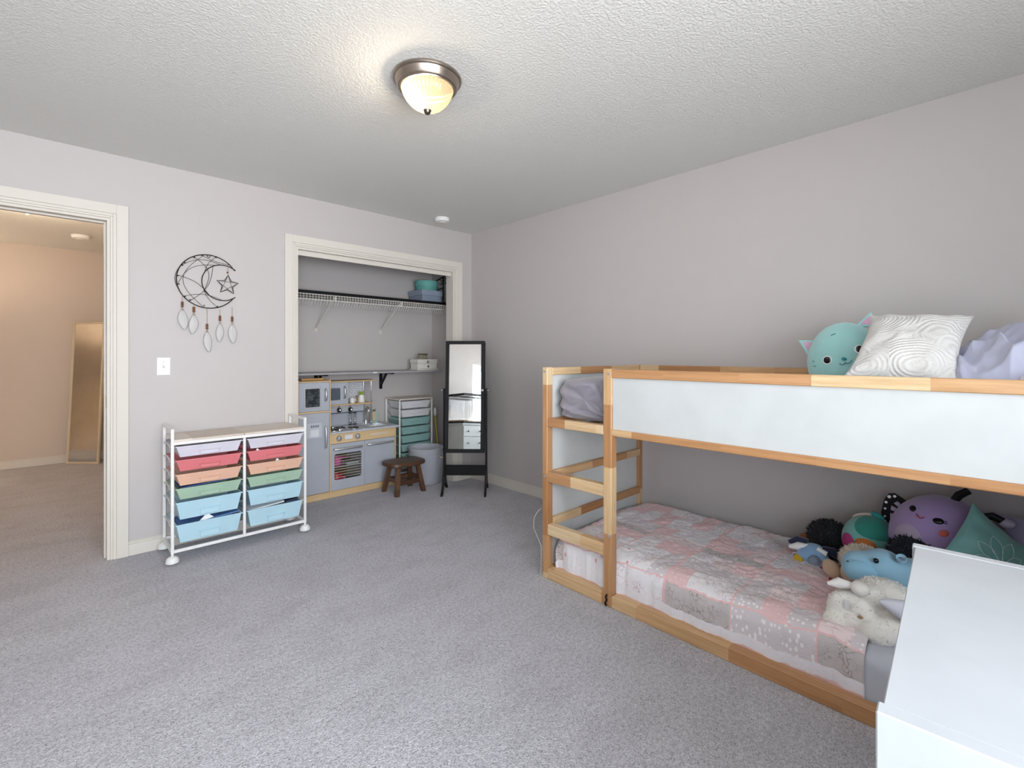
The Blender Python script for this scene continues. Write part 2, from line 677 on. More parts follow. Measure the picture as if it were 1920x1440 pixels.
c1 = casing('trim_1', DX0, DX1, HZ)
c2 = casing('trim_2', CX0, CX1, HZ)
J = .016
jb = B().box(DX1 - J, DX1, YB - .001, YB + T, 0, HZ, .001).box(DX0, DX0 + J, YB - .001, YB + T, 0, HZ, .001).box(DX0 + J, DX1 - J, YB - .001, YB + T, HZ - J, HZ, .001)
dj = struct(jb, 'trim_3', TRIM)
B().box(DX1 - J - .011, DX1 - J, YB + .045, YB + .08, 0, HZ - J, .002).box(DX0 + J, DX1 - J - .011, YB + .045, YB + .08, HZ - J - .011, HZ - J, .002).out('door_stop', TRIM, dj)
bx('strike_plate', mat('aged_brass', '#8a7250', .35, 1), dj, DX1 - J - .002, DX1 - J, YB + .01, YB + .036, .92, .99, .0005)
jb = B().box(CX1 - J, CX1, YB - .001, YB + T, 0, HZ, .001).box(CX0, CX0 + J, YB - .001, YB + T, 0, HZ, .001).box(CX0 + J, CX1 - J, YB - .001, YB + T, HZ - J, HZ, .001)
cj = struct(jb, 'trim_4', TRIM)
bx('track_fascia', TRIM, cj, CX0 + J, CX1 - J, YB + .035, YB + .052, HZ - .055, HZ - J, .002)

# ------------------------------------------------------------------ bunk bed
BX0, BX1, BY0, BY1, BH = 1.955, 2.945, -.29, 1.80, 1.17
bed = thing('bunk_bed', 'low pine bunk bed with white panels and built-in ladder against the side wall', 'bed', (2.45, .755, 0))
PX, PY, PZ = pine('X'), pine('Y'), pine('Z')
# posts
bx('post', PZ, bed, BX0, BX0 + .047, BY1 - .036, BY1, 0, BH, .003)
bx('post', PZ, bed, BX1 - .047, BX1, BY1 - .036, BY1, 0, BH, .003)
bx('post', PZ, bed, BX0, BX0 + .047, 1.343, 1.391, .0, BH, .003)
bx('post', PZ, bed, BX0, BX0 + .047, BY0, BY0 + .036, 0, BH, .003)
bx('post', PZ, bed, BX1 - .047, BX1, BY0, BY0 + .036, 0, BH, .003)
# ladder rungs
for z0, z1 in ((.842, .888), (.535, .592), (.243, .302)):
    bx('rung', PY, bed, BX0 + .002, BX0 + .046, 1.391, BY1 - .036, z0, z1, .003)
# front guard
bx('top_rail', PY, bed, BX0, BX0 + .035, BY0 + .036, 1.343, 1.126, 1.168, .003)
bx('bottom_rail', PY, bed, BX0, BX0 + .040, BY0 + .036, 1.343, .842, .874, .003)
bx('guard_panel', PANEL, bed, BX0 + .012, BX0 + .022, BY0 + .036, 1.343, .872, 1.128, .001)
# sill on the floor
bx('floor_rail', PY, bed, BX0, BX0 + .05, BY0 + .036, 1.343, .0, .058, .003)
bx('floor_rail', PY, bed, BX0, BX0 + .05, 1.391, BY1 - .036, .0, .058, .003)
bx('floor_rail', PY, bed, BX1 - .04, BX1, BY0 + .036, BY1 - .036, 0, .058, .003)
# back guard
bx('back_rail', PY, bed, BX1 - .035, BX1, BY0 + .036, BY1 - .036, 1.128, 1.168, .003)
bx('back_rail', PY, bed, BX1 - .035, BX1, BY0 + .036, BY1 - .036, .835, .875, .003)
# both ends
for yo, s in ((BY1, -1), (BY0, 1)):
    ya, yb2 = sorted((yo, yo + s * .036))
    bx('end_rail', PX, bed, BX0 + .047, BX1 - .047, ya, yb2, 1.126, 1.168, .003)
    bx('end_rail', PX, bed, BX0 + .047, BX1 - .047, ya, yb2, 0, .058, .003)
    pa, pb = sorted((yo + s * .010, yo + s * .018))
    bx('end_panel', WHITE, bed, BX0 + .047, BX1 - .047, pa, pb, .058, 1.126, .001)
    pa, pb = sorted((yo + s * .019, yo + s * .046))
    for z0, z1 in ((.845, .885), (.548, .592), (.288, .332)):
        bx('end_bar', PX, bed, BX0 + .047, BX1 - .047, pa, pb, z0, z1, .003)
# slats carrying the upper mattress
for k in range(12):
    y = BY0 + .10 + k * .158
    bx('slat', PX, bed, BX0 + .04, BX1 - .035, y, y + .07, .850, .868, .002)
# bolts
for p in ((BX0, BY1 - .018, 1.146), (BX0, BY1 - .018, .565), (BX0, 1.36, 1.146), (BX0, 1.356, .35)):
    B().cyl((p[0] - .002, p[1], p[2]), (p[0] + .004, p[1], p[2]), .007, n=12).out('bolt', STEEL, bed)
# black wire clip at the ladder foot
B().tube([(1.950, 1.37, .005), (1.945, 1.372, .02), (1.949, 1.366, .034), (1.946, 1.37, .05), (1.951, 1.366, .06)], .005, 6).out('foot_clip', BLACK, bed)
tag(B().tube([(1.95, 1.803, .38), (1.94, 1.815, .37), (1.925, 1.835, .33), (1.925, 1.84, .27), (1.94, 1.825, .22), (1.95, 1.803, .17), (1.948, 1.806, .02), (1.935, 1.79, .004), (1.94, 1.73, .003), (1.945, 1.66, .003)], .0010, 5).out('white_string', mat('string_white', '#e8e2d8', .9)),
    'thin white string hanging down the bunk bed ladder post to the carpet', 'string')


# ------------------------------------------------------------------ soft bedding
def nz(x, y, z=0, s=1):
    return noise.noise(Vector((x * s, y * s, z * s)))


def edge(s, h, r):
    """walk s up a rounded mattress edge: distance inwards, height"""
    a = h - r
    if s < a:
        return 0, s
    q = (s - a) / r
    if q < math.pi / 2:
        return r - r * math.cos(q), a + r * math.sin(q)
    return r + (s - a - r * math.pi / 2), h


mt = B()
mt.box(2.025, 2.90, BY0 + .06, 1.735, .0, .19, .03)
tag(mt.out('lower_mattress', mat('mattress_white', '#dcdcde', .9)), 'lower bunk mattress lying on the floor inside the bed frame', 'mattress')

QY1, QY0, QH = 1.745, .345, .205
Lx = .205 + .78 + .205 * .0
Ly = QH + (QY1 - QY0)


def quilt_pt(u, v):
    s, t = u * 1.06, v * (Ly - .02)
    ix, zx = edge(s, QH, .07)
    iy, zy = edge(t, QH, .05)
    z = .025 + zx * zy / QH
    x, y = 2.012 + ix, QY1 - iy
    flat = min(1, zx * zy / QH / QH)
    # sewn channels, puckers and crumples
    p = .012 * nz(x, y, 0, 5.5) + .008 * nz(x * .7 + y * .3, y, 3, 15) + .0055 * nz(x, y, 7, 38)
    if zx < QH * .98:
        x += p * 1.3 + .006 * math.sin(y * 46 + 3 * nz(y, 0, 0, 4)) * (1 - flat) * .6
    if zy < QH * .98:
        y += p * 1.3
    z += p * flat
    x = min(x, 2.915)
    return x, y, max(z, .012)


random.seed(5)
fabric = ['quilt_pink', 'quilt_grey_spot', 'quilt_white_spot', 'quilt_branch', 'quilt_pink_print', 'quilt_white_print', 'quilt_sash', 'quilt_border', 'quilt_binding']
rows = [(.0, .035, 8), (.035, .075, 7), (.075, .175, 'a'), (.175, .183, 6), (.183, .29, 'b'), (.29, .42, 'c'), (.42, .53, 'd'), (.53, .60, 'a'), (.60, .608, 6), (.608, .72, 'b'), (.72, .83, 'c'), (.83, .94, 'd'), (.94, 1.2, 'b')]
kind = {'a': [3, 2, 0, 3, 2, 4], 'b': [1, 2, 0, 4, 0, 5], 'c': [0, 5, 1, 4, 5, 0], 'd': [4, 0, 5, 0, 5, 1]}
cells = {}


def quilt_mat(u, v):
    s, t = u * 1.06, v * (Ly - .02)
    for a, b_, k in rows:
        if a <= s < b_:
            if isinstance(k, int):
                return k
            tt = t + .06
            c = int(tt / .30)
            f = tt / .30 - c
            if f > .97:
                return 6
            key = (a, c, 0 if k == 'a' else int(f * 3))
            if key not in cells:
                if k == 'a':
                    cells[key] = [3, 2, 5, 3, 1, 3, 3][c % 7] if a < .3 else [1, 3, 4, 3, 0, 3, 1][c % 7]
                else:
                    cells[key] = random.choice(kind[k])
            return cells[key]
    return 1


qb = B().grid(quilt_pt, 150, 220, mfun=quilt_mat)
q = qb.out('patchwork_quilt', [MATS[f] for f in fabric], ang=180)
tag(q, 'pink, grey and white patchwork quilt spread over the lower bunk', 'quilt')
so = q.modifiers.new('thickness', 'SOLIDIFY')
so.thickness = .008
so.offset = -1


def sheet_pt(u, v):
    s = u * 1.06
    ix, zx = edge(s, .195, .05)
    y = .348 - v * .59
    x, z = 2.018 + ix, .018 + zx
    p = .006 * nz(x, y, 11, 7) + .006 * nz(x + y * .8, y * .2, 5, 22)
    if zx < .18:
        x += p * 1.4
    else:
        z += p
    return min(x, 2.915), y, z


GREYSH = mat('grey_sheet', '#b9bcc6', .85, sheen=.2, bump=(60, .1, .002))
tag(B().grid(sheet_pt, 70, 50).out('grey_sheet', GREYSH, ang=180), 'plain grey fitted sheet showing past the quilt on the lower bunk', 'sheet').modifiers.new('thickness', 'SOLIDIFY').thickness = .004

# upper mattress and bedding
tag(B().box(2.0, 2.90, BY0 + .05, 1.36, .869, .99, .03).out('upper_mattress', MATS['mattress_white']), 'upper bunk mattress behind the white guard panel', 'mattress')


def duvet_pt(u, v):
    # soft bulging end of the bedding: u around, v from the front pole to the back pole
    a = 2 * math.pi * u
    b_ = math.pi * v
    sb, cb = math.sin(b_), math.cos(b_)
    e = .27
    f = lambda q: math.copysign(abs(q) ** e, q)
    y, z, x = f(math.cos(a)) * f(sb), f(math.sin(a)) * f(sb), -f(cb)
    # creases sweep round the lower corner next to the ladder post
    ph = math.atan2(z + 1.15, y + 1.25)
    rr_ = math.hypot(z + 1.15, y + 1.25)
    c = -.030 * abs(math.sin(11 * ph + 2.0 * nz(y, z, x, 1.5) + 1.2 * rr_)) + .008 * math.sin(45 * ph + 3 * nz(y, z, x + 4, 2.5))
    k = 1 + c * min(1, .25 + rr_ * .5)
    px_ = 2.008 + .41 * (1 + x) + (.016 * abs(math.sin(11 * ph + 2.0 * nz(y, z, x, 1.5) + 1.2 * rr_)) + .004 * math.sin(45 * ph + 3 * nz(y, z, x + 4, 2.5)) if x < -.3 else 0)
    return max(px_, 2.004), min(1.566 + .196 * y * k, 1.7535), max(1.002 + .122 * z * k - .02 * max(0, y) * (z > 0), .8725)


dv = B().grid(duvet_pt, 160, 110)
tag(dv.out('bunched_duvet', mat('satin_grey', '#8d8994', .36, sheen=.3), ang=180), 'bunched shiny grey duvet at the ladder end of the upper bunk', 'duvet')


def lump(name, m, label, cat, x0, x1, y0, y1, z0, h, seed, folds=1.0, n=70, slope=0):
    def f(u, v):
        x, y = x0 + (x1 - x0) * u, y0 + (y1 - y0) * v
        e = max(0, (1 - abs(2 * u - 1) ** 3.0)) ** .5 * max(0, (1 - abs(2 * v - 1) ** 3.0)) ** .5
        d = nz(u * 1.4 + seed, v * 1.4, 0, 1.6)
        c = (1 - 2 * abs(math.sin(9 * (u * .9 + .9 * v + .9 * d) + seed))) * .020 + (1 - 2 * abs(math.sin(21 * (v - u * .55 + .6 * d) + 2 * seed))) * .011 + .018 * nz(u + seed, v, 1, 9) + .008 * nz(u, v, 4, 22)
        return x + .02 * d * e, y, z0 + e * (h * (1 - slope * v) + folds * (c + .04 * d))
    return tag(B().grid(f, n, n).out(name, m, ang=180), label, cat)


LAV = mat('lavender_blue_cotton', '#b4b6cc', .7, sheen=.2)
lump('crumpled_blanket', LAV, 'crumpled lavender blue blanket piled on the upper bunk behind the white pillow', 'blanket', 2.12, 2.88, -.27, .235, .992, .44, 3, 1.0, 170, .42)
lump('pale_pink_pillow', mat('pale_pink_cotton', '#d9d0d6', .8, sheen=.2), 'pale pink pillow slipping from under the crumpled lavender blanket', 'pillow', 2.02, 2.40, -.25, .02, .992, .215, 8, .4, 40)


def pillow(name, m, label, cat, loc, rot, wx, wy, t, group=None, n=36, pinch=.06):
    b = B()
    for sg in (1, -1):
        def f(u, v):
            a, c = 2 * u - 1, 2 * v - 1
            k = (max(0, 1 - abs(a) ** 2.4) * max(0, 1 - abs(c) ** 2.4)) ** .55
            ca = 1 - pinch * (1 - c * c) * abs(a) ** 3
            cc = 1 - pinch * (1 - a * a) * abs(c) ** 3
            w_ = .010 * nz(a, c, 2 + sg, 3.2) * min(1, 3 * k)
            return a * wx / 2 * ca * ca, (c * wy / 2 * cc * cc) * (1 if sg > 0 else -1), sg * (t / 2 * k) + w_
        b.grid(f, n, n)
    o = b.out(name, m, ang=180)
    o.location, o.rotation_euler = loc, rot
    return tag(o, label, cat, group)


def look_rot(nrm, spin=0):
    """rotation whose local z points along nrm, local y as close to up as can be, then spun about nrm"""
    zc = Vector(nrm).normalized()
    xc = Vector((0, 0, 1)).cross(zc).normalized()
    yc = zc.cross(xc)
    m = Matrix((xc, yc, zc)).transposed() @ Matrix.Rotation(spin, 3, 'Z')
    return m


pu = Vector((.80, -.115, .56)).normalized()
pwv = Vector((.03, -1, -.03))
pwv = (pwv - pu * pwv.dot(pu)).normalized()
PILM = Matrix((pwv, pu, pwv.cross(pu))).transposed()
pillow('embossed_pillow', MATS['pillow_white'], 'square white pillow with an embossed medallion pattern leaning on the upper bunk', 'pillow',
       (2.335, .262, 1.272), (PILM @ Matrix.Rotation(R(3.5), 3, 'Z')).to_euler(), .32, .44, .12)


# ------------------------------------------------------------------ soft toys
def blob(name, parts, m, parent=None, vox=.012, smooth=6):
    b = B()
    for p in parts:
        b.ell(p[0], p[1], p[2] if len(p) > 2 else None, 20, 12)
    o = b.out(name, m, parent, ang=180, local=True)
    r = o.modifiers.new('weld', 'REMESH')
    r.mode = 'VOXEL'
    r.voxel_size = vox
    r.use_smooth_shade = True
    s = o.modifiers.new('soften', 'SMOOTH')
    s.factor, s.iterations = .5, smooth
    return o


def fur(name, parts, m, parent, count, length, seed=1, width=.0035, skip=None):
    """tufts standing on the outside of the ellipsoids"""
    rnd = random.Random(seed)
    mats3 = [(Vector(p[0]), Vector(p[1]), Euler(p[2]).to_matrix() if len(p) > 2 and p[2] else Matrix.Identity(3)) for p in parts]
    wts = [r[1][0] * r[1][1] + r[1][1] * r[1][2] + r[1][0] * r[1][2] for r in mats3]
    b = B()
    n = 0
    while n < count:
        c, r, q = rnd.choices(mats3, wts)[0]
        d = Vector((rnd.gauss(0, 1), rnd.gauss(0, 1), rnd.gauss(0, 1))).normalized()
        p = c + q @ Vector((d.x * r.x, d.y * r.y, d.z * r.z))
        n += 1
        if any(((q2.transposed() @ (p - c2)).x / r2.x) ** 2 + ((q2.transposed() @ (p - c2)).y / r2.y) ** 2 + ((q2.transposed() @ (p - c2)).z / r2.z) ** 2 < .93
               for c2, r2, q2 in mats3 if (c2, r2) != (c, r)):
            continue
        if skip and skip(p):
            continue
        nr = (q @ Vector((d.x / r.x, d.y / r.y, d.z / r.z))).normalized()
        tdir = (nr + Vector((rnd.gauss(0, .45), rnd.gauss(0, .45), rnd.gauss(-.15, .45)))).normalized()
        sd = tdir.cross(Vector((rnd.random(), rnd.random(), rnd.random()))).normalized() * width
        L = length * rnd.uniform(.6, 1.2)
        p = p - nr * .004
        b.add([p - sd, p + sd, p + tdir * L], [(0, 1, 2)])
    return tag(b.out(name, m, parent, local=True), kind='stuff')


def disc_on(c, r, dirv, size, off=.001, n=18, parent=None, name='eye', m=None, spin=0, th=.004, q=None, sink=0.0):
    """flat oval patch sewn on an ellipsoid at direction dirv (follows its curve)"""
    q = q or Matrix.Identity(3)
    c = Vector(c)
    d = Vector(dirv).normalized()
    a = d.cross(Vector((0, 0, 1))).normalized()
    u = a.cross(d)
    a, u = a * math.cos(spin) + u * math.sin(spin), u * math.cos(spin) - a * math.sin(spin)
    rm = (r[0] + r[1] + r[2]) / 3

    def surf(x, y, k):
        e = (d + a * x / rm + u * y / rm).normalized()
        # exact distance of the ellipsoid along e
        t = 1 / math.sqrt((e.x / r[0]) ** 2 + (e.y / r[1]) ** 2 + (e.z / r[2]) ** 2)
        return c + q @ (e * (t + k))
    b = B()
    rings = []
    for fr_, k in ((1.0, -.004), (1.0, off), (.75, off + th * .6), (.35, off + th)):
        rings.append([surf(size[0] * fr_ * math.cos(2 * math.pi * i / n), size[1] * fr_ * math.sin(2 * math.pi * i / n), k) for i in range(n)])
    b.loft(rings, (False, True))
    return b.out(name, m, parent, local=True, ang=60)


def line_on(c, r, pts, rad, parent, name, m, off=.001):
    """stitched line on an ellipsoid through directions pts"""
    c = Vector(c)
    P = []
    for e in pts:
        e = Vector(e).normalized()
        t = 1 / math.sqrt((e.x / r[0]) ** 2 + (e.y / r[1]) ** 2 + (e.z / r[2]) ** 2)
        P.append(c + e * (t + off))
    return B().tube(P, rad, 6).out(name, m, parent, local=True)


def frame_dir(fwd, right, up):
    return lambda x, y: (fwd + right * x + up * y)


EYE = mat('toy_eye_black', '#0e0f14', .2)
EYEW = mat('toy_eye_white', '#f4f6f6', .5)

# --- mint cat on the upper bunk
catp = Vector((2.70, .54, 1.0))
cat = thing('cat_plush', 'round mint green cat plush with pink ears on the upper bunk beside the white pillow', 'plush toy', catp)
MINT = mat('mint_plush', '#9fd4d2', .85, sheen=.5)
CC, CR = Vector((0, 0, .205)), (.15, .152, .19)
blob('body', [(CC, CR)], MINT, cat, .012, 2)
for d in ((-.145, .036, .010), (-.118, -.081, .059)):
    disc_on(CC, CR, d, (.0215, .0215), parent=cat, name='eye_rim', m=EYEW, th=.001)
    disc_on(CC, CR, d, (.0165, .017), off=.0025, parent=cat, name='eye', m=EYE, th=.003)
disc_on(CC, CR, (-.147, -.029, .016), (.011, .008), parent=cat, name='nose', m=mat('toy_teal', '#2f9396', .7), spin=.3)
STITCH = mat('stitch_dark_teal', '#2f6f72', .8)
line_on(CC, CR, [(-.149, -.012, -.004), (-.149, -.020, -.010), (-.148, -.028, -.009), (-.147, -.033, .000)], .0016, cat, 'mouth', STITCH)
line_on(CC, CR, [(-.147, -.033, .000), (-.145, -.041, -.004), (-.142, -.050, .000), (-.139, -.056, .010)], .0016, cat, 'mouth', STITCH)
line_on(CC, CR, [(-.118, .094, .001), (-.112, .102, .006)], .0015, cat, 'whisker', STITCH)
line_on(CC, CR, [(-.122, .087, -.018), (-.114, .099, -.020)], .0015, cat, 'whisker', STITCH)
line_on(CC, CR, [(-.110, .030, .124), (-.106, .012, .131)], .0016, cat, 'brow', STITCH)
EF = Vector((-.95, -.25, .15)).normalized()
for o3 in (((2.69, .690, 1.238), (2.70, .640, 1.310), (2.70, .735, 1.312)), ((2.70, .500, 1.370), (2.71, .408, 1.368), (2.72, .440, 1.440))):
    o3 = [Vector(p) - catp for p in o3]
    cc = (o3[0] + o3[1] + o3[2]) / 3
    B().loft([[cc + (p - cc) * k + EF * d for p in o3] for k, d in ((.9, -.016), (1, -.008), (1, .002), (.92, .006))], (True, True), smooth=False).out('ear', MINT, cat, local=True).modifiers.new('round', 'BEVEL').width = .005
    B().prism([cc + (p - cc) * .60 + EF * .006 for p in o3], EF * .002).out('inner_ear', mat('toy_pink', '#d9a9c6', .85), cat, local=True)

# --- lilac butterfly on the lower bunk
ZB = .225
pp = Vector((2.76, .20, ZB))
but = thing('butterfly_plush', 'big round lilac butterfly plush with black wings and antennae on the lower bunk', 'plush toy', pp)
PR, PC = (.17, .185, .20), Vector((0, 0, .205))
LIL = mat('lilac_plush', '#b39bd0', .85, sheen=.5)
blob('body', [(PC, PR)], LIL, but, .012, 2)
disc_on(PC, PR, (-.085, .088, .145), (.017, .012), parent=but, name='eye', m=EYE, spin=.5)
disc_on(PC, PR, (-.134, .001, .123), (.018, .013), parent=but, name='eye', m=EYE, spin=-.1)
line_on(PC, PR, [(-.134, -.012, .124), (-.132, -.026, .126)], .0014, but, 'eyelash', EYE, .003)
line_on(PC, PR, [(-.136, -.012, .119), (-.135, -.026, .117)], .0014, but, 'eyelash', EYE, .003)
line_on(PC, PR, [(-.112, .072, .131), (-.119, .068, .124), (-.125, .060, .119), (-.126, .051, .121), (-.125, .045, .126)], .0024, but, 'mouth', mat('toy_red', '#b93a35', .7))
disc_on(PC, PR, (-.154, -.018, .082), (.017, .013), parent=but, name='cheek', m=mat('toy_coral', '#e0705f', .8), spin=-.4)
disc_on(PC, PR, (-.138, .100, .030), (.062, .060), parent=but, name='belly', m=mat('pale_lilac_plush', '#beb2cb', .85, sheen=.4), th=.003, n=28)
for (a, c_, d_, tip) in (((-.0, -.035, .385), (-.0, -.055, .42), (-.0, -.085, .445), False), ((.0, -.115, .340), (-.0, -.155, .355), (-.0, -.195, .335), True)):
    an = B().tube([a, c_, d_], [.014, .016, .014], 8).out('antenna', BLACK, but, local=True)
    if tip:
        B().ell(d_, (.02, .024, .018)).out('antenna_tip', mat('pale_lilac_plush', '#b9aac6'), an, local=True)
# wing: flat felt shape with white spots and lilac cells
wx = Vector((-.1, .93, .32)).normalized()
wz = Vector((0, -.25, .97)).normalized()
w0 = Vector((.055, .105, .235))
wpoly = [(0, -.06), (.05, -.05), (.10, -.045), (.118, .0), (.122, .06), (.115, .095), (.095, .108), (.06, .10), (.02, .085), (-.02, .07)]
wing = B().prism([w0 + wx * a + wz * b_ for a, b_ in wpoly], (.014, 0, 0)).out('wing', BLACK, but, local=True)
for (a, b_, r_) in ((.108, .085, .007), (.09, .097, .006), (.112, .055, .006), (.108, .025, .005), (.1, -.01, .004), (.093, -.03, .003)):
    B().cyl(w0 + wx * a + wz * b_ + Vector((-.003, 0, 0)), w0 + wx * a + wz * b_ + Vector((.002, 0, 0)), r_, n=12).out('spot', EYEW, wing, local=True)
for cells_ in ([(.085, .065), (.075, .08), (.03, .06), (.04, .045)], [(.09, .05), (.088, .03), (.035, .03), (.04, .042)], [(.085, .015), (.08, -.01), (.03, .0), (.035, .02)]):
    B().prism([w0 + wx * a + wz * b_ + Vector((-.003, 0, 0)) for a, b_ in cells_], (.003, 0, 0)).out('wing_cell', mat('pale_lilac_plush', '#b9aac6'), wing, local=True)

# --- mint triangular cushion with a line-drawn flower
cu = pillow('mint_cushion', mat('mint_satin', '#7db4b0', .55, sheen=.3), 'mint green satin cushion with a stitched flower leaning on the lilac butterfly plush', 'cushion',
            (2.545, .045, .445), look_rot((-.70, -.63, .33), R(46)).to_euler(), .32, .32, .08)
fl = B()
for k, (a0, L) in enumerate(((-70, .085), (-35, .10), (0, .105), (35, .10), (70, .08))):
    for sg in (-1, 1):
        pts = []
        for i in range(9):
            t_ = i / 8
            ang = R(a0 + 50 + sg * 19 * math.sin(math.pi * t_))
            pts.append((.0 + L * t_ * math.sin(ang), .0 + L * t_ * math.cos(ang), .0435 - 1.2 * (L * t_ * .8) ** 2))
        fl.tube(pts, .0011, 5)
fl.out('stitched_flower', mat('thread_white', '#cfe3e2', .7), cu, local=True)

# --- lavender cushion at the head of the bed
pillow('lavender_cushion', mat('lavender_plush', '#a39bb8', .85, sheen=.4), 'plain lavender cushion standing behind the mint green satin cushion', 'cushion',
       (2.76, -.165, .42), look_rot((-.9, .1, .35), R(10)).to_euler(), .34, .40, .12)

# --- black fluffy toy
t0 = thing('black_fluffy_plush', 'black long-haired plush dog with a tan muzzle on the lower bunk against the wall', 'plush toy', (2.83, .63, ZB))
bp = [((0, 0, .085), (.085, .095, .085)), ((-.03, -.02, .03), (.08, .10, .05))]
BFUR = mat('black_fur', '#0c0e14', .9, sheen=.2)
blob('body', bp, BFUR, t0, .012, 3)
fur('fur', bp, BFUR, t0, 2600, .020, 2)
blob('muzzle', [((-.02, .10, .06), (.028, .032, .026))], mat('tan_plush', '#8d5a3c', .9), t0, .008, 2)
blob('tail_tip', [((-.095, -.02, .045), (.016, .02, .02))], EYEW, t0, .006, 2)

# --- green and turquoise bird
t0 = thing('bird_plush', 'round turquoise and green bird plush with pink, orange and yellow patches on the lower bunk', 'plush toy', (2.79, .455, ZB))
TC, TR = Vector((0, 0, .125)), (.105, .115, .125)
blob('body', [(TC, TR)], mat('turquoise_plush', '#7cc0b8', .85, sheen=.4), t0, .012, 2)
disc_on(TC, TR, (-.42, -.30, .80), (.120, .080), parent=t0, name='head_patch', m=mat('green_plush', '#2e8f7f', .85, sheen=.4), th=.004)
bandp = []
for k in range(13):
    a_ = R(-95 + 150 * k / 12)
    bandp.append((-.18 * math.cos(a_) + .38, -.78 * math.sin(a_) * 1.0 - .05, 1.0 - .10 * k / 12))
line_on(TC, TR, bandp, .010, t0, 'head_band', mat('cream_plush', '#e3d6c8', .85), off=.0)
disc_on(TC, TR, (-.75, .75, -.02), (.042, .048), parent=t0, name='wing_patch', m=mat('magenta_plush', '#b4417f', .85))
disc_on(TC, TR, (-.96, .02, .12), (.050, .032), parent=t0, name='belly_patch', m=mat('orange_plush', '#c9763c', .85))
blob('beak', [((-.06, -.105, .135), (.026, .024, .016))], mat('olive_plush', '#a4ab2c', .85), t0, .006, 2)
blob('crest', [((.0, -.03, .255), (.012, .032, .014), (R(25), 0, 0))], mat('toy_teal', '#2f9396', .7), t0, .006, 2)

# --- small blue toy with long ears
t0 = thing('blue_dog_plush', 'small light blue plush dog with navy ears lying on its side on the quilt', 'plush toy', (2.66, .655, ZB))
BL = mat('light_blue_plush', '#8db6dc', .85, sheen=.4)
NAVY = mat('navy_plush', '#1f2747', .85, sheen=.3)
blob('body', [((0, 0, .055), (.045, .055, .04)), ((-.02, .02, .04), (.04, .05, .035)), ((-.02, -.045, .03), (.035, .03, .03))], BL, t0, .008, 3)
B().tube([(.015, .03, .085), (.02, .075, .085), (.018, .115, .068)], [.018, .023, .008], 10).out('ear', NAVY, t0, local=True)
B().tube([(.0, -.035, .08), (.012, -.08, .072), (.02, -.115, .05)], [.014, .022, .012], 10).out('ear', NAVY, t0, local=True)
B().tube([(-.01, .015, .078), (-.012, .065, .068), (-.015, .105, .055)], [.012, .020, .008], 10).out('ear_lining', EYEW, t0, local=True)
B().tube([(-.03, -.02, .085), (-.028, -.06, .07)], [.010, .012], 8).out('ear_lining', EYEW, t0, local=True)
blob('muzzle', [((-.055, -.015, .03), (.028, .028, .028))], mat('grey_blue_plush', '#8f9fb4', .85), t0, .006, 2)
blob('leg', [((-.055, -.045, .012), (.02, .03, .03))], mat('grey_plush', '#8d8896', .85), t0, .006, 2)
B().tube([(-.075, -.03, .004), (-.085, -.055, .006), (-.082, -.085, .008)], [.014, .016, .013], 10).out('scarf', mat('magenta_plush', '#b4417f'), t0, local=True)
B().cyl((-.042, .05, .012), (-.056, .056, .020), .022, n=18).out('name_tag', mat('yellow_tag', '#d3b120', .5), t0, local=True)
B().tube(arc((-.035, .072, .028), .012, 0, 330, 12, (0, 1, 0)), .0014, 5).out('tag_loop', EYEW, t0, local=True)

# --- beige lamb
t0 = thing('beige_sheep_plush', 'cream and beige plush sheep with a red bow half hidden by the blue hippo', 'plush toy', (2.555, .475, ZB))
BE = mat('beige_plush', '#cdb296', .9, sheen=.4)
CRE = mat('cream_fur', '#ddd2c0', .95, sheen=.4)
bp = [((.01, -.03, .10), (.075, .09, .075)), ((.0, -.05, .05), (.08, .09, .06))]
blob('body', bp, CRE, t0, .012, 3)
fur('fur', bp, CRE, t0, 2200, .012, 5, .004, skip=lambda p: p.z < .05)
blob('face', [((-.06, -.01, .065), (.042, .05, .055)), ((-.07, -.02, .03), (.035, .04, .035))], BE, t0, .010, 3)
blob('ear', [((-.05, .075, .055), (.02, .035, .045), (R(-30), 0, 0))], BE, t0, .008, 3)
for s_ in (-1, 1):
    B().loft([[Vector((-.085, .045, .012)) + Vector((dx, s_ * w_ , h_)) for dx, h_ in ((-.006, -k_), (.006, -k_), (.006, k_), (-.006, k_))] for w_, k_ in ((0, .004), (.022, .014), (.03, .015))], smooth=False).out('bow_loop', mat('toy_bright_red', '#a51322', .7), t0, local=True)

# --- blue hippo
t0 = thing('hippo_plush', 'light blue hippo plush lying over the white lamb plush on the lower bunk', 'plush toy', (2.42, .36, ZB + .02))
HB = mat('hippo_blue_plush', '#94c0d6', .85, sheen=.4)
blob('body', [((.0, .065, .115), (.062, .072, .062)), ((.01, -.005, .135), (.062, .075, .068)), ((.03, -.10, .10), (.075, .10, .085)), ((.05, -.17, .07), (.09, .10, .09))], HB, t0, .012, 5)
blob('muzzle', [((-.030, .062, .105), (.048, .066, .052))], mat('hippo_muzzle_plush', '#8fc0d8', .85, sheen=.4), t0, .010, 3)
B().ell((-.048, .008, .168), (.010, .010, .010), None, 14, 10).out('eye', EYE, t0, local=True)
B().ell((-.064, .100, .142), (.004, .005, .003), None, 10, 6).out('nostril', mat('dark_stitch', '#48525e', .7), t0, local=True)
er = B().lathe([(.0, -.012), (.014, -.010), (.019, .0), (.017, .008), (.012, .004), (.006, -.002), (.0, -.003)], (-.032, -.07, .195), 16, axis=look_rot((-.6, .1, .8))).out('ear', HB, t0, local=True)
B().ell((-.034, -.0695, .1985), (.007, .007, .003), None, 12, 6).out('inner_ear', mat('grey_pink_plush', '#8f7f85', .85), er, local=True)

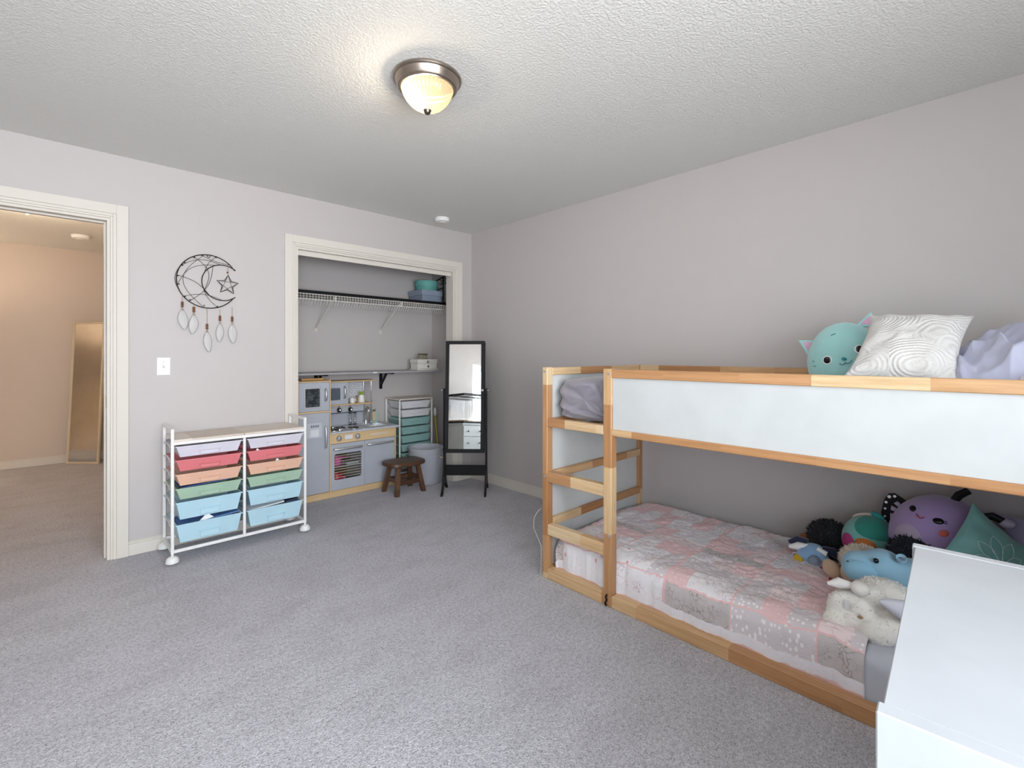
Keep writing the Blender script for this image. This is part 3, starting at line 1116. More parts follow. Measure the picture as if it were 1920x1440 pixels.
# --- navy fluffy toy
t0 = thing('navy_fluffy_plush', 'dark navy long-haired plush toy wedged between the bird plush and the mint cushion', 'plush toy', (2.60, .275, ZB))
bp = [((.02, .0, .16), (.075, .095, .085)), ((.02, -.01, .07), (.08, .10, .08))]
NF = mat('navy_fur', '#141b29', .95, sheen=.2)
blob('body', bp, NF, t0, .012, 3)
fur('fur', bp, NF, t0, 2400, .020, 9)

# --- white fluffy lamb
t0 = thing('white_lamb_plush', 'fluffy white lamb plush slumped at the front edge of the lower bunk', 'plush toy', (2.19, .355, ZB))
LW_ = mat('white_fur', '#e6e3dc', .95, sheen=.4)
bp = [((.055, -.035, .09), (.085, .110, .080)), ((.0, -.005, .115), (.055, .058, .045)), ((-.030, .095, .045), (.040, .040, .072), (R(8), R(-20), 0)), ((-.062, .098, .012), (.042, .042, .036)), ((-.012, .062, .080), (.050, .052, .048)), ((-.045, .020, .072), (.036, .040, .036)), ((-.048, .045, .030), (.042, .048, .040)),
      ((-.062, -.030, .022), (.055, .060, .048)), ((-.040, -.085, .040), (.050, .062, .048), (0, 0, R(15)))]
blob('body', bp, LW_, t0, .008, 2)
fur('fur', bp, LW_, t0, 5200, .010, 11, .0035)
blob('forelock', [((-.045, .025, .150), (.03, .032, .026))], LW_, t0, .008, 2)
B().tube([(-.035, .055, .148), (-.05, .09, .150), (-.062, .125, .140)], [.012, .020, .006], 10).out('ear', mat('white_plush', '#ece8e6', .9), t0, local=True)
B().box(-.076, -.074, .052, .068, .070, .105, .0005).out('care_tag', mat('satin_tag', '#dcdcdc', .4), t0, local=True)
B().ell((-.080, .018, .060), (.007, .009, .005), None, 12, 8).out('nose', mat('tan_stitch', '#9b7b5a', .9), t0, local=True)
tag(B().tube([(2.105, .315, .365), (2.11, .295, .364), (2.115, .265, .358), (2.13, .215, .340), (2.15, .15, .31)], [.006, .018, .030, .042, .05], 14).out('plush_horn', mat('white_blue_plush', '#d3d6e2', .85, sheen=.3)),
    'white pointed plush horn resting on the white lamb plush', 'plush toy')
pillow('dark_grey_pillow', mat('charcoal_cotton', '#5f6069', .85), 'dark grey pillow on the lower bunk behind the white lamb plush', 'pillow', (2.30, .08, .275), (0, R(4), R(5)), .36, .34, .09)

# ------------------------------------------------------------------ white cabinet beside the bed
cab = thing('white_cabinet', 'white storage cabinet with a flat empty top in front of the bunk bed', 'cabinet', (1.224, -.056, 0), R(3.3))
cw, cd, ch = .40, .20, .75
bx('side_panel', CABW, cab, -cw, -cw + .028, -cd, cd + .006, 0, ch, .002, True)
bx('side_panel', CABW, cab, cw - .028, cw, -cd, cd + .006, 0, ch, .002, True)
bx('top', CABW, cab, -cw + .0285, cw - .0285, -cd, cd, ch - .03, ch - .001, .0015, True)
bx('back_panel', CABW, cab, -cw + .0285, cw - .0285, -cd, -cd + .008, .05, ch - .031, .001, True)
bx('plinth', CABW, cab, -cw + .0285, cw - .0285, cd - .06, cd - .04, 0, .05, .001, True)
for s_ in (0, 1):
    a = -cw + .031 + s_ * (.371)
    d = bx('door', CABW, cab, a, a + .367, cd - .020, cd - .002, .052, ch - .034, .002, True)
    k = a + (.33 if s_ == 0 else .037)
    B().lathe([(.0, .022), (.012, .020), (.014, .012), (.006, .004), (.006, 0)], (k, cd - .002, .48), 14, axis=Matrix.Rotation(R(-90), 3, 'X')).out('knob', STEEL, d, local=True)

# ------------------------------------------------------------------ chest with glass tank (seen in the standing mirror)
ch_ = thing('drawer_chest', 'white chest of drawers with black knobs carrying a glass tank', 'chest', (-1.20, .12, 0))
bx('body', WHITE, ch_, -1.49, -.93, -.38, .62, .0, .74, .003)
bx('top', WHITE, ch_, -1.49, -.90, -.40, .64, .741, .765, .003)
for c_ in range(2):
    for r_ in range(3):
        y0_ = .605 - c_ * .485
        z0_ = .06 + r_ * .235
        hgt = (.225, .225, .185)[r_]
        d = bx('drawer', WHITE, ch_, -.929, -.912, y0_ - .47, y0_, z0_, z0_ + hgt, .002)
        for ky in (.10, .37):
            B().lathe([(0, .026), (.011, .024), (.014, .016), (.006, .008), (.006, 0)], (-.912 + 1.20, y0_ - ky - .12, z0_ + hgt / 2), 12, axis=Matrix.Rotation(R(90), 3, 'Y')).out('knob', BLACK, d, local=True)
tk = thing('glass_tank', 'empty glass tank with black rims standing on the white chest of drawers', 'tank', (-1.20, .12, .766))
GL = MATS['window_glass']
for z0_, z1_ in ((.766, .806), (1.28, 1.32)):
    b = B()
    b.box(-1.46, -.93, -.34, -.32, z0_, z1_).box(-1.46, -.93, .58, .60, z0_, z1_).box(-1.46, -1.44, -.32, .58, z0_, z1_).box(-.95, -.93, -.32, .58, z0_, z1_)
    b.out('rim', BLACK, tk)
bx('pane', GL, tk, -.942, -.936, -.32, .58, .806, 1.28, 0)
bx('pane', GL, tk, -1.454, -1.448, -.32, .58, .806, 1.28, 0)
bx('pane', GL, tk, -1.44, -.95, .587, .593, .806, 1.28, 0)
bx('pane', GL, tk, -1.44, -.95, -.333, -.327, .806, 1.28, 0)
bx('bedding', mat('wood_shavings', '#b4916a', .9, bump=(60, .8, .01), vary=.3), tk, -1.44, -.95, -.32, .58, .772, .83, .004)

# ------------------------------------------------------------------ ceiling lamp, detectors, switch
LX, LY = 1.173, 1.766
lp = thing('ceiling_light', 'flush ceiling lamp with a brushed nickel ring and a fluted frosted glass dome', 'lamp', (LX, LY, ZC))
B().lathe([(.0, 0), (.144, 0), (.149, -.003), (.150, -.009), (.146, -.014), (.140, -.016), (.138, -.020), (.132, -.040), (.127, -.046), (.121, -.048), (.119, -.052), (.114, -.052), (.112, -.042)], (0, 0, 0), 64).out('ring', NICKEL, lp, local=True, ang=25)
B().lathe([(.113, -.042), (.111, -.056), (.104, -.076), (.091, -.098), (.073, -.118), (.052, -.132), (.028, -.140), (.006, -.142)], (0, 0, 0), 240, flute=(40, .014)).out('glass_dome', MATS['lamp_glass'], lp, local=True)
B().lathe([(.0, -.160), (.009, -.158), (.014, -.152), (.015, -.146), (.017, -.143), (.017, -.139), (.004, -.136)], (0, 0, 0), 20).out('finial', mat('dark_nickel', '#6d675f', .3, 1), lp, local=True)
point('lamp_bulb', (LX - .045, LY + .01, ZC - .075), 22, (1, .83, .62), .03)


def detector(loc, label, r=.065):
    t = thing('smoke_detector', label, 'detector', loc)
    B().lathe([(0, 0), (r, 0), (r, -.012), (r * .96, -.016), (r * .9, -.030), (r * .55, -.036), (0, -.037)], (0, 0, 0), 32).out('housing', WPLAST, t, local=True, ang=30)
    B().lathe([(r * .5, -.0362), (r * .42, -.042), (0, -.043)], (0, 0, 0), 24).out('vent_cap', mat('warm_white_plastic', '#dcd8d0', .5), t, local=True, ang=30)
    return t


detector((2.475, 3.49, ZC), 'round white smoke detector on the bedroom ceiling near the closet')
detector((.165, 6.55, ZC), 'round off-white smoke detector on the hall ceiling', .075)
hl = thing('hall_light', 'lit flush ceiling lamp in the hall beyond the doorway', 'lamp', (-.18, 5.40, ZC))
B().lathe([(0, 0), (.15, 0), (.15, -.02), (.135, -.025), (0, -.026)], (0, 0, 0), 40).out('ring', NICKEL, hl, local=True, ang=30)
B().lathe([(.13, -.024), (.125, -.045), (.095, -.065), (.05, -.077), (0, -.08)], (0, 0, 0), 40).out('glass_dome', MATS['hall_lamp_glass'], hl, local=True)
B().lathe([(.0, -.10), (.010, -.096), (.012, -.086), (.006, -.08)], (0, 0, 0), 14).out('finial', NICKEL, hl, local=True)
point('hall_bulb', (-.18, 5.40, ZC - .118), 22, (1, .80, .60), .03)

sw = thing('light_switch', 'white toggle light switch on the wall between doorway and closet', 'switch', (.489, YB, 1.165))
B().box(-.036, .036, -.006, 0, -.057, .057, .003).out('plate', WPLAST, sw, local=True)
B().box(-.006, .006, -.0085, -.004, -.012, .012, .001).out('toggle_slot', mat('switch_grey', '#c9c8c6', .5), sw, local=True)
B().prism([(-.004, -.0085, -.003), (.004, -.0085, -.003), (.004, -.0085, .006), (-.004, -.0085, .006)], (0, -.009, .005)).out('toggle', WPLAST, sw, local=True)
for z in (-.03, .03):
    B().cyl((0, -.0075, z), (0, -.005, z), .0028, n=10).out('screw', mat('screw_grey', '#9b9b98', .4, .6), sw, local=True)

# ------------------------------------------------------------------ moon wall hanging
mw = thing('moon_wall_hanging', 'dark wire crescent moon dream catcher with a star and white feathers on the wall', 'wall hanging', (.735, YB - .012, 1.735))
WIRE = mat('dark_bronze_wire', '#2a211e', .5, .5)
O, Rr = Vector((0, 0, 0)), .180
tipT, tipB = Vector((.158, 0, .092)), Vector((.148, 0, -.103))
a0 = math.degrees(math.atan2(.092, .158))
outer = arc(O, Rr, a0, 360 - 35, 60)
ic, ir = Vector((.083, 0, .0)), .122
inner = arc(ic, ir, 50, 310, 44)
inner = [tipT] + inner + [tipB]
outer[0], outer[-1] = tipT, tipB
B().tube(outer, .0032, 8).tube(inner, .0030, 8).out('crescent_frame', WIRE, mw, local=True)
B().tube(arc((.0, -.004, .172), .009, 0, 360, 16)[:-1], .002, 6, closed=True).out('hanging_loop', WIRE, mw, local=True)


def po(a):
    return Vector((Rr * math.cos(R(a)), 0, Rr * math.sin(R(a))))


def pi_(a):
    return ic + Vector((ir * math.cos(R(a)), 0, ir * math.sin(R(a))))


web = [(po(118), pi_(208), .25), (po(138), po(218), -.22), (po(150), pi_(95), .16), (po(172), pi_(232), .12), (po(193), pi_(108), .20), (po(218), pi_(270), .12), (po(232), pi_(118), -.14), (po(262), po(97), .34), (po(288), pi_(195), .10), (po(75), pi_(150), -.10), (po(105), po(45), -.05)]
wb = B()
for a, b_, bow in web:
    d = b_ - a
    nrm = Vector((-d.z, 0, d.x))
    wb.tube([a + d * t_ + nrm * bow * math.sin(math.pi * t_) for t_ in [i / 10 for i in range(11)]], .0014, 5)
    wb.ell(a + d * .04, (.005, .004, .004), None, 8, 6)
tag(wb.out('web_strings', WIRE, mw, local=True), kind='stuff')
# star
sc = Vector((.113, -.002, -.012))
cord = mat('twine', '#9b8468', .9)
sp_ = []
for k in range(10):
    rr_ = .069 if k % 2 == 0 else .034
    a = R(90 + 36 * k - 3)
    sp_.append(sc + Vector((rr_ * math.cos(a), 0, rr_ * math.sin(a))))
st = B().tube(sp_, .0026, 6, closed=True).out('star', WIRE, mw, local=True)
s2 = B()
for k in range(5):
    s2.tube([sp_[2 * k], sp_[(2 * k + 4) % 10]], .0011, 5)
s2.out('star_strings', WIRE, st, local=True)
B().tube([(.113, -.002, .118), sp_[0]], .0012, 5).out('star_cord', cord, mw, local=True)
B().ell((.113, -.002, .074), (.006, .006, .006)).out('bead', mat('wood_bead', '#7a4f2d', .6), mw, local=True)
FEA = mat('white_feather', '#c8c5c3', .8)
for k, (xx, zt, zb, ln, hw, lean) in enumerate(((-.148, -.095, -.205, .125, .027, .012), (-.084, -.150, -.235, .122, .026, -.010), (-.009, -.182, -.345, .130, .023, .010), (.067, -.183, -.285, .122, .022, -.006), (.141, -.165, -.287, .128, .026, .006))):
    p = tag(B().tube([(xx, -.002, zt), (xx, -.002, zb)], .0013, 5).out('pendant_cord', cord, mw, local=True))
    for j in range(3):
        B().ell((xx, -.003, zb + .052 - j * .0125), (.0085, .0085, .007), None, 12, 8).out('bead', MATS['wood_bead'], p, local=True)
    B().tube([(xx - .006, -.002, zb + .012), (xx + .008, -.003, zb + .006)], .0025, 5).out('knot', cord, p, local=True)

    def fpt(u, v):
        s_ = 2 * u - 1
        wd = hw * (math.sin(math.pi * min(1, v * .93 + .05)) ** .75)
        return (xx + lean * v * v + s_ * wd * (1 + .05 * math.sin(40 * v + k)), -.004 - .007 * (1 - abs(s_)) ** .6 - .004 * v, zb - v * ln)
    B().grid(fpt, 12, 24).out('feather', FEA, p, local=True, ang=180).modifiers.new('thickness', 'SOLIDIFY').thickness = .0015
    B().tube([(xx + lean * (q_ / 8) ** 2, -.0125, zb - q_ / 8 * ln * .96) for q_ in range(9)], .0012, 5).out('quill', mat('quill_grey', '#b9b4ae', .7), p, local=True)


# ------------------------------------------------------------------ drawer trolleys
def tray(w_, d_, h_, t=.004, taper=.02, rim=.006):
    """open plastic drawer, front at y=0, centred on x, top at z=h"""
    b = B()

    def ring(k, z, o=0):
        hw = w_ / 2 - taper * k - o
        return [Vector((-hw, .004 + taper * .6 * k + o, z)), Vector((hw, .004 + taper * .6 * k + o, z)), Vector((hw, d_ - taper * k - o, z)), Vector((-hw, d_ - taper * k - o, z))]
    b.loft([ring(1, 0), ring(.04, h_ - rim), ring(-.25, h_ - rim), ring(-.25, h_), ring(0, h_, t), ring(.96, t, t)], (True, True), smooth=False)
    return b




def drawer_part(parent, x, y, z, w_, d_, h_, m, hm, local=True):
    d = tray(w_, d_, h_)
    for v in d.v:
        v += Vector((x, y, z))
    o = d.out('drawer', m, parent, local=local)
    hw = w_ * .15
    zz = z + h_ * .08
    b = B()
    fy = y + .004 + .02 * .6 * .8 - .003
    b.box(x - hw, x + hw, fy - .004, fy + .004, zz, zz + h_ * .34, .003)
    b.box(x - hw - .008, x + hw + .008, fy - .008, fy + .002, zz + h_ * .34, zz + h_ * .34 + .006, .002)
    b.out('pull', hm, o, local=True)
    return o


cart = thing('drawer_trolley', 'low white rolling trolley with twelve pastel plastic drawers under the moon wall hanging', 'trolley', (.868, 3.56, 0))
ox, oy = .868, 3.56
fx0, fx1, fy0, fy1 = .478 - ox, 1.258 - ox, 3.402 - oy, 3.715 - oy
pw = .016
for x in (fx0, fx1 - pw):
    fb = B().box(x, x + pw, fy0, fy0 + pw, .06, .80, .002).box(x, x + pw, fy1 - pw, fy1, .06, .80, .002)
    fb.box(x, x + pw, fy0 + pw, fy1 - pw, .784, .80, .002).box(x, x + pw, fy0 + pw, fy1 - pw, .066, .082, .002)
    fb.out('end_frame', WMETAL, cart, local=True)
for y in (fy0, fy1 - pw):
    bx('bottom_rail', WMETAL, cart, fx0 + pw, fx1 - pw, y, y + pw, .066, .084, .002, True)
    bx('top_rail', WMETAL, cart, fx0 + pw, fx1 - pw, y, y + pw, .704, .722, .002, True)
    bx('middle_post', WMETAL, cart, -.008, .008, y, y + pw, .084, .704, .002, True)
TOPW = wood('bleached_wood', [(0, '#d9cfc4'), (.5, '#e3dad0'), (1, '#d3c6b8')], 'X', 1.2, .5)
for a, b_ in ((fx0 + pw, -.001), (.001, fx1 - pw)):
    bx('top_board', TOPW, cart, a, b_, fy0, fy1, .7225, .735, .002, True)
PALE = [('pale_lilac_plastic', '#d3cfda'), ('coral_plastic', '#d9787d'), ('peach_plastic', '#dfb39a'), ('sage_plastic', '#a2bda6'), ('sky_plastic', '#b3d5e2'), ('sky_plastic', '#b3d5e2')]
zt_ = [.694, .612, .527, .443, .360, .228]
hh_ = [.066, .068, .070, .068, .105, .110]
dcol = [(fx0 + pw, -.008), (.008, fx1 - pw)]
for c_, (xa, xb) in enumerate(dcol):
    xc = (xa + xb) / 2
    for r_ in range(6):
        m = mat(PALE[r_][0], PALE[r_][1], .38)
        drawer_part(cart, xc, fy0 - .004 + (.004 if c_ else 0) * (r_ % 2), zt_[r_] - hh_[r_], xb - xa - .022, .30, hh_[r_], m, m)
        for s_, xx in ((0, xa), (1, xb)):
            b = B().tube([(xx, fy0 + .01, zt_[r_] - .008), (xx, fy1 - .01, zt_[r_] - .008)], .0028, 6)
            b.out('runner', WMETAL, cart, local=True)
    for r_ in range(6):
        if c_ == 0:
            x_ = fx0 + .003
            B().tube([(x_, fy0 + .012, zt_[r_] - .008), (x_, fy0 + .07, zt_[r_] - .008), (x_, fy0 + .085, zt_[r_] + .002), (x_, fy1 - .085, zt_[r_] + .002), (x_, fy1 - .07, zt_[r_] - .008), (x_, fy1 - .012, zt_[r_] - .008)], .0026, 6).out('side_wire', WMETAL, cart, local=True)


def casters(parent, pts, r=.024):
    for (x, y) in pts:
        c = B().cyl((x, y, .045), (x, y, .068), .007, n=10)
        c.lathe([(0, .050), (r * .5, .049), (r * .95, .040), (r * 1.15, .026), (r * 1.15, .014), (r * .9, .012), (0, .012)], (x, y, 0), 18)
        c = c.out('caster', WPLAST, parent, local=True)
        B().cyl((x - .008, y, .02), (x + .008, y, .02), .02, n=18).out('wheel', mat('caster_wheel', '#cfced2', .5), c, local=True)


casters(cart, [(fx0 + .008, fy0 + .008), (fx1 - .008, fy0 + .008), (fx0 + .008, fy1 - .008), (fx1 - .008, fy1 - .008)], .03)
PAPER = mat('white_paper', '#eef0f2', .7)


def sheet(name, label, pts, th, m, cat='paper'):
    return tag(B().prism(pts, th).out(name, m), label, cat)


sheet('paper_sheet', 'corner of a white paper sheet poking out of the lowest blue drawer nearer the doorway', [(.615, 3.42, .215), (.70, 3.42, .232), (.665, 3.425, .262)], (0, .003, .0), PAPER)
sheet('paper_sheet', 'corner of a white paper sheet sticking up from the peach drawer nearer the closet', [(1.055, 3.42, .52), (1.085, 3.42, .523), (1.072, 3.425, .541)], (0, .003, 0), PAPER)
sheet('paper_sheet', 'tip of a white paper sheet showing above the coral drawer nearer the closet', [(.935, 3.42, .603), (.965, 3.42, .607), (.948, 3.425, .623)], (0, .003, 0), PAPER)
NOTE = mat('blue_cover', '#3c5a96', .5)
sheet('blue_folder', 'blue folder lying in the sage green drawer nearer the doorway', [(.53, 3.43, .436), (.80, 3.43, .450), (.80, 3.64, .450), (.53, 3.64, .436)], (0, 0, .006), NOTE, 'folder')
sheet('blue_folder', 'blue folder lying in the lowest blue drawer nearer the doorway', [(.52, 3.43, .205), (.84, 3.43, .229), (.84, 3.64, .229), (.52, 3.64, .205)], (0, 0, .008), mat('denim_cover', '#5f84bb', .5), 'folder')
sheet('paper_pad', 'white paper pad lying in the lowest blue drawer nearer the closet', [(.90, 3.43, .215), (1.12, 3.43, .232), (1.12, 3.64, .232), (.90, 3.64, .215)], (0, 0, .008), PAPER, 'paper')
sheet('dark_book', 'dark blue book lying in the lowest blue drawer nearer the closet', [(1.13, 3.43, .222), (1.21, 3.43, .228), (1.21, 3.64, .228), (1.13, 3.64, .222)], (0, 0, .014), mat('navy_cover', '#2a3550', .5), 'book')

# slim trolley in the closet
ct = thing('slim_drawer_trolley', 'narrow white trolley with two white and five teal drawers inside the closet', 'trolley', (2.625, 4.295, 0))
sx0, sx1, sy0, sy1 = -.195, .195, -.145, .135
for x in (sx0, sx1 - .014):
    fb = B().box(x, x + .014, sy0, sy0 + .014, .05, .785, .002).box(x, x + .014, sy1 - .014, sy1, .05, .785, .002).box(x, x + .014, sy0 + .014, sy1 - .014, .06, .074, .002)
    fb.out('end_frame', WMETAL, ct, local=True)
for y in (sy0, sy1 - .014):
    bx('bottom_rail', WMETAL, ct, sx0 + .014, sx1 - .014, y, y + .014, .06, .074, .002, True)
bx('top_board', TOPW, ct, sx0, sx1, sy0, sy1, .7855, .80, .002, True)
TEAL1, TEALW = mat('teal_plastic', '#8db3ae', .38), mat('milky_plastic', '#d6d6d8', .38)
for r_ in range(8):
    zt = .773 - r_ * .0855
    drawer_part(ct, 0, sy0 - .003, zt - .072, .342, .265, .072, TEALW if r_ < 2 else TEAL1, TEALW if r_ < 2 else TEAL1)
    for xx in (sx0 + .014, sx1 - .014):
        B().tube([(xx, sy0 + .01, zt - .006), (xx, sy1 - .01, zt - .006)], .0025, 6).out('runner', WMETAL, ct, local=True)
casters(ct, [(sx0 + .01, sy0 + .01), (sx1 - .01, sy0 + .01), (sx0 + .01, sy1 - .01), (sx1 - .01, sy1 - .01)], .022)

# ------------------------------------------------------------------ toy kitchen
kit = thing('play_kitchen', 'grey and wood toy kitchen with fridge, oven and sink inside the closet', 'toy kitchen', (1.88, 4.22, 0))
KG = mat('kitchen_grey', '#b3b7c0', .4)
KW = wood('kitchen_wood_X', [(0, '#d8b98a'), (.5, '#e0c497'), (1, '#d2ae7c')], 'X', .8, .5)
KWZ = wood('kitchen_wood_Z', [(0, '#d8b98a'), (.5, '#e0c497'), (1, '#d2ae7c')], 'Z', .8, .5)
KF, KB = 4.05, 4.43
for x in (1.425, 1.692):
    bx('fridge_side', KWZ, kit, x, x + .010, KF - .002, KB, 0, 1.025, .001)
bx('fridge_body', KG, kit, 1.4352, 1.6918, KF + .018, KB, .055, 1.005, .001)
bx('fridge_top', KW, kit, 1.4352, 1.6918, KF, KB, 1.0055, 1.015, .001)
bx('back_ledge', mat('oak_brown', '#b98d57', .5), kit, 1.50, 1.69, KF + .12, KF + .13, 1.0152, 1.035, .002)
bx('fridge_rail', KW, kit, 1.4352, 1.6918, KF, KF + .0175, .745, .758, .001)
fd = bx('freezer_door', KG, kit, 1.4365, 1.6905, KF + .001, KF + .0175, .760, 1.003, .002)
rd = bx('fridge_door', KG, kit, 1.4365, 1.6905, KF + .001, KF + .0175, .058, .743, .002)


def rrect(x0, x1, z0, z1, r, y, n=5):
    P = []
    for cx, cz, a in ((x1 - r, z1 - r, 0), (x0 + r, z1 - r, 90), (x0 + r, z0 + r, 180), (x1 - r, z0 + r, 270)):
        P += [(cx + r * math.cos(R(a + 90 * k / n)), y, cz + r * math.sin(R(a + 90 * k / n))) for k in range(n + 1)]
    return P


def plate(name, m, parent, x0, x1, z0, z1, r, y, th):
    return B().prism(rrect(x0, x1, z0, z1, r, y), (0, -th, 0)).out(name, m, parent)


pf = plate('board_frame', STEEL, fd, 1.475, 1.617, .785, .965, .014, KF + .001, .005)
plate('chalkboard', MATS['chalkboard'], fd, 1.487, 1.606, .798, .952, .008, KF - .004, .0015)


def vhandle(parent, x, z0, z1, y=KF):
    zm = (z0 + z1) / 2
    h = (z1 - z0) / 2
    pts = [(x, y + .002, z0), (x, y - .012, z0 + .006), (x, y - .02, z0 + h * .35), (x, y - .022, zm), (x, y - .02, z1 - h * .35), (x, y - .012, z1 - .006), (x, y + .002, z1)]
    return B().tube(pts, [.009, .010, .010, .010, .010, .010, .009], 10).out('handle', STEEL, parent)


vhandle(fd, 1.655, .845, .945)
vhandle(rd, 1.655, .44, .625)
plate('water_dispenser', mat('sticker_light', '#c6cad2', .4), rd, 1.50, 1.625, .535, .66, .006, KF + .001, .002)
plate('dispenser_niche', mat('sticker_white', '#e2e5ea', .4), rd, 1.527, 1.60, .545, .605, .004, KF - .001, .0012)
for k in range(4):
    plate('button', mat('sticker_grey', '#6d7680', .4), rd, 1.533 + k * .018, 1.545 + k * .018, .625, .643, .002, KF - .001, .0012)
# range and sink unit
bx('side_panel', KWZ, kit, 2.325, 2.335, KF, KB, 0, .549, .001)
bx('carcass', KG, kit, 2.016, 2.3245, KF + .02, KB, .055, .46, .001)
bx('oven_shelf', mat('kitchen_inner_grey', '#8d93a0', .5), kit, 1.71, 2.010, KF + .03, KB - .02, .245, .253, .001)
bx('oven_back', mat('oven_inner', '#6b5a45', .6), kit, 1.7025, 2.0155, KB - .012, KB, .055, .46, .001)
bx('oven_floor', mat('oven_inner', '#6b5a45', .6), kit, 1.7025, 2.0155, KF + .02, KB - .0125, .050, .062, .001)
bx('kick_board', KW, kit, 1.4352, 2.3245, KF + .003, KF + .018, 0, .054, .001)
bx('control_panel', KW, kit, 1.7025, 2.3245, KF + .001, KF + .0175, .462, .5485, .002)
ct_ = B().box(1.7025, 2.365, KF - .012, KF + .06, .549, .566, .004).box(1.7025, 2.365, KB - .09, KB, .549, .566, .004).box(1.7025, 2.06, KF + .0602, KB - .0902, .549, .566, .001).box(2.29, 2.365, KF + .0602, KB - .0902, .549, .566, .001)
ct_.out('countertop', mat('counter_light_grey', '#c6cad2', .3), kit)
sk = B()
sk.loft([[(2.06, KF + .06, .567), (2.29, KF + .06, .567), (2.29, KB - .09, .567), (2.06, KB - .09, .567)], [(2.068, KF + .068, .567), (2.282, KF + .068, .567), (2.282, KB - .098, .567), (2.068, KB - .098, .567)],
         [(2.075, KF + .075, .515), (2.275, KF + .075, .515), (2.275, KB - .105, .515), (2.075, KB - .105, .515)]], (False, True), smooth=False)
sk.out('sink', STEEL, kit)
# oven door with window and rods
od = B()
ox0, ox1, oz0, oz1 = 1.7035, 2.0135, .057, .459
win = (1.735, 1.985, .145, .372)
W4 = rrect(win[0], win[1], win[2], win[3], .018, KF + .001)
n4 = len(W4)
outer4 = []
for p in W4:
    cx, cz = (ox0 + ox1) / 2, (win[2] + win[3]) / 2
    dx, dz = p[0] - cx, p[2] - cz
    sxx = ((ox1 - cx) if dx > 0 else (cx - ox0)) / max(1e-6, abs(dx))
    szz = ((oz1 - cz) if dz > 0 else (cz - oz0)) / max(1e-6, abs(dz))
    k = min(sxx, szz)
    outer4.append((cx + dx * k, p[1], cz + dz * k))
# make sure the corners are exact
for c_ in ((ox1, oz1), (ox0, oz1), (ox0, oz0), (ox1, oz0)):
    j = min(range(n4), key=lambda i: (outer4[i][0] - c_[0]) ** 2 + (outer4[i][2] - c_[1]) ** 2)
    outer4[j] = (c_[0], outer4[j][1], c_[1])
sh_ = lambda L, d: [(p[0], p[1] + d, p[2]) for p in L]
od.loft([W4, outer4, sh_(outer4, .0165), sh_(W4, .0165), W4], (False, False), smooth=False)
odo = od.out('oven_door', KG, kit)
for k in range(9):
    z = .163 + k * .0235
    B().tube([(1.728, KF + .012, z), (1.992, KF + .012, z)], .0022, 6).out('rack_rod', mat('rod_cream', '#d8c8a8', .4), odo)


def hhandle(parent, x0, x1, z, y=KF):
    pts = [(x0, y + .002, z), (x0 + .004, y - .014, z), (x0 + .03, y - .022, z), (x1 - .03, y - .022, z), (x1 - .004, y - .014, z), (x1, y + .002, z)]
    return B().tube(pts, .0105, 10).out('handle', STEEL, parent)


hhandle(odo, 1.73, 1.985, .415)
sd_ = bx('sink_door', KG, kit, 2.0165, 2.323, KF + .001, KF + .0175, .057, .459, .002)
hhandle(sd_, 2.04, 2.30, .420)
for x in (1.775, 1.945):
    kb = B().lathe([(.0, .022), (.018, .021), (.023, .016), (.026, .004), (.026, 0)], (x, KF + .001, .507), 22, axis=Matrix.Rotation(R(90), 3, 'X')).out('knob', STEEL, kit)
    bx('knob_grip', CHROME, kb, x - .003, x + .003, KF - .028, KF - .018, .490, .524, .001)
plate('clock_panel', mat('sticker_white', '#e2e5ea', .4), kit, 1.83, 1.90, .492, .528, .003, KF + .001, .0012)
# lettering-like strip on the wood is only a faint pale print
plate('panel_print', mat('print_pale', '#d9cdb6', .5), kit, 2.075, 2.245, .498, .516, .004, KF + .001, .0008)
# hob rings
hob = mat('hob_black', '#191a1d', .35)
for (x, y, r_) in ((1.765, 4.13, .052), (1.86, 4.21, .055), (1.955, 4.14, .052), (1.77, 4.27, .045)):
    h = B().lathe([(0, .006), (r_ * .95, .006), (r_, .003), (r_, 0)], (x, y, .5665), 28).out('burner', STEEL, kit)
    B().lathe([(r_ * .35, .006), (r_ * .35, .012), (r_ * .8, .012), (r_ * .8, .006)], (x, y, .5665), 28).out('burner_ring', hob, h)
    g = B()
    for a in range(4):
        dx, dy = math.cos(R(45 + a * 90)) * r_, math.sin(R(45 + a * 90)) * r_
        g.tube([(x + dx * .4, y + dy * .4, .580), (x + dx * .95, y + dy * .95, .580), (x + dx, y + dy, .567)], .003, 6)
    g.out('pan_support', CHROME, h)
# tap
B().tube([(2.17, 4.335, .566), (2.17, 4.335, .60)], [.018, .012], 14).tube([(2.17, 4.335, .60), (2.17, 4.335, .70)] + arc((2.17, 4.305, .70), .03, 0, 180, 10, (0, 1, 0))[1:] + [(2.17, 4.275, .675)], .008, 12).out('tap', CHROME, kit)
B().tube([(2.215, 4.345, .566), (2.215, 4.345, .605), (2.225, 4.33, .63)], [.010, .008, .007], 10).out('tap_lever', CHROME, kit)
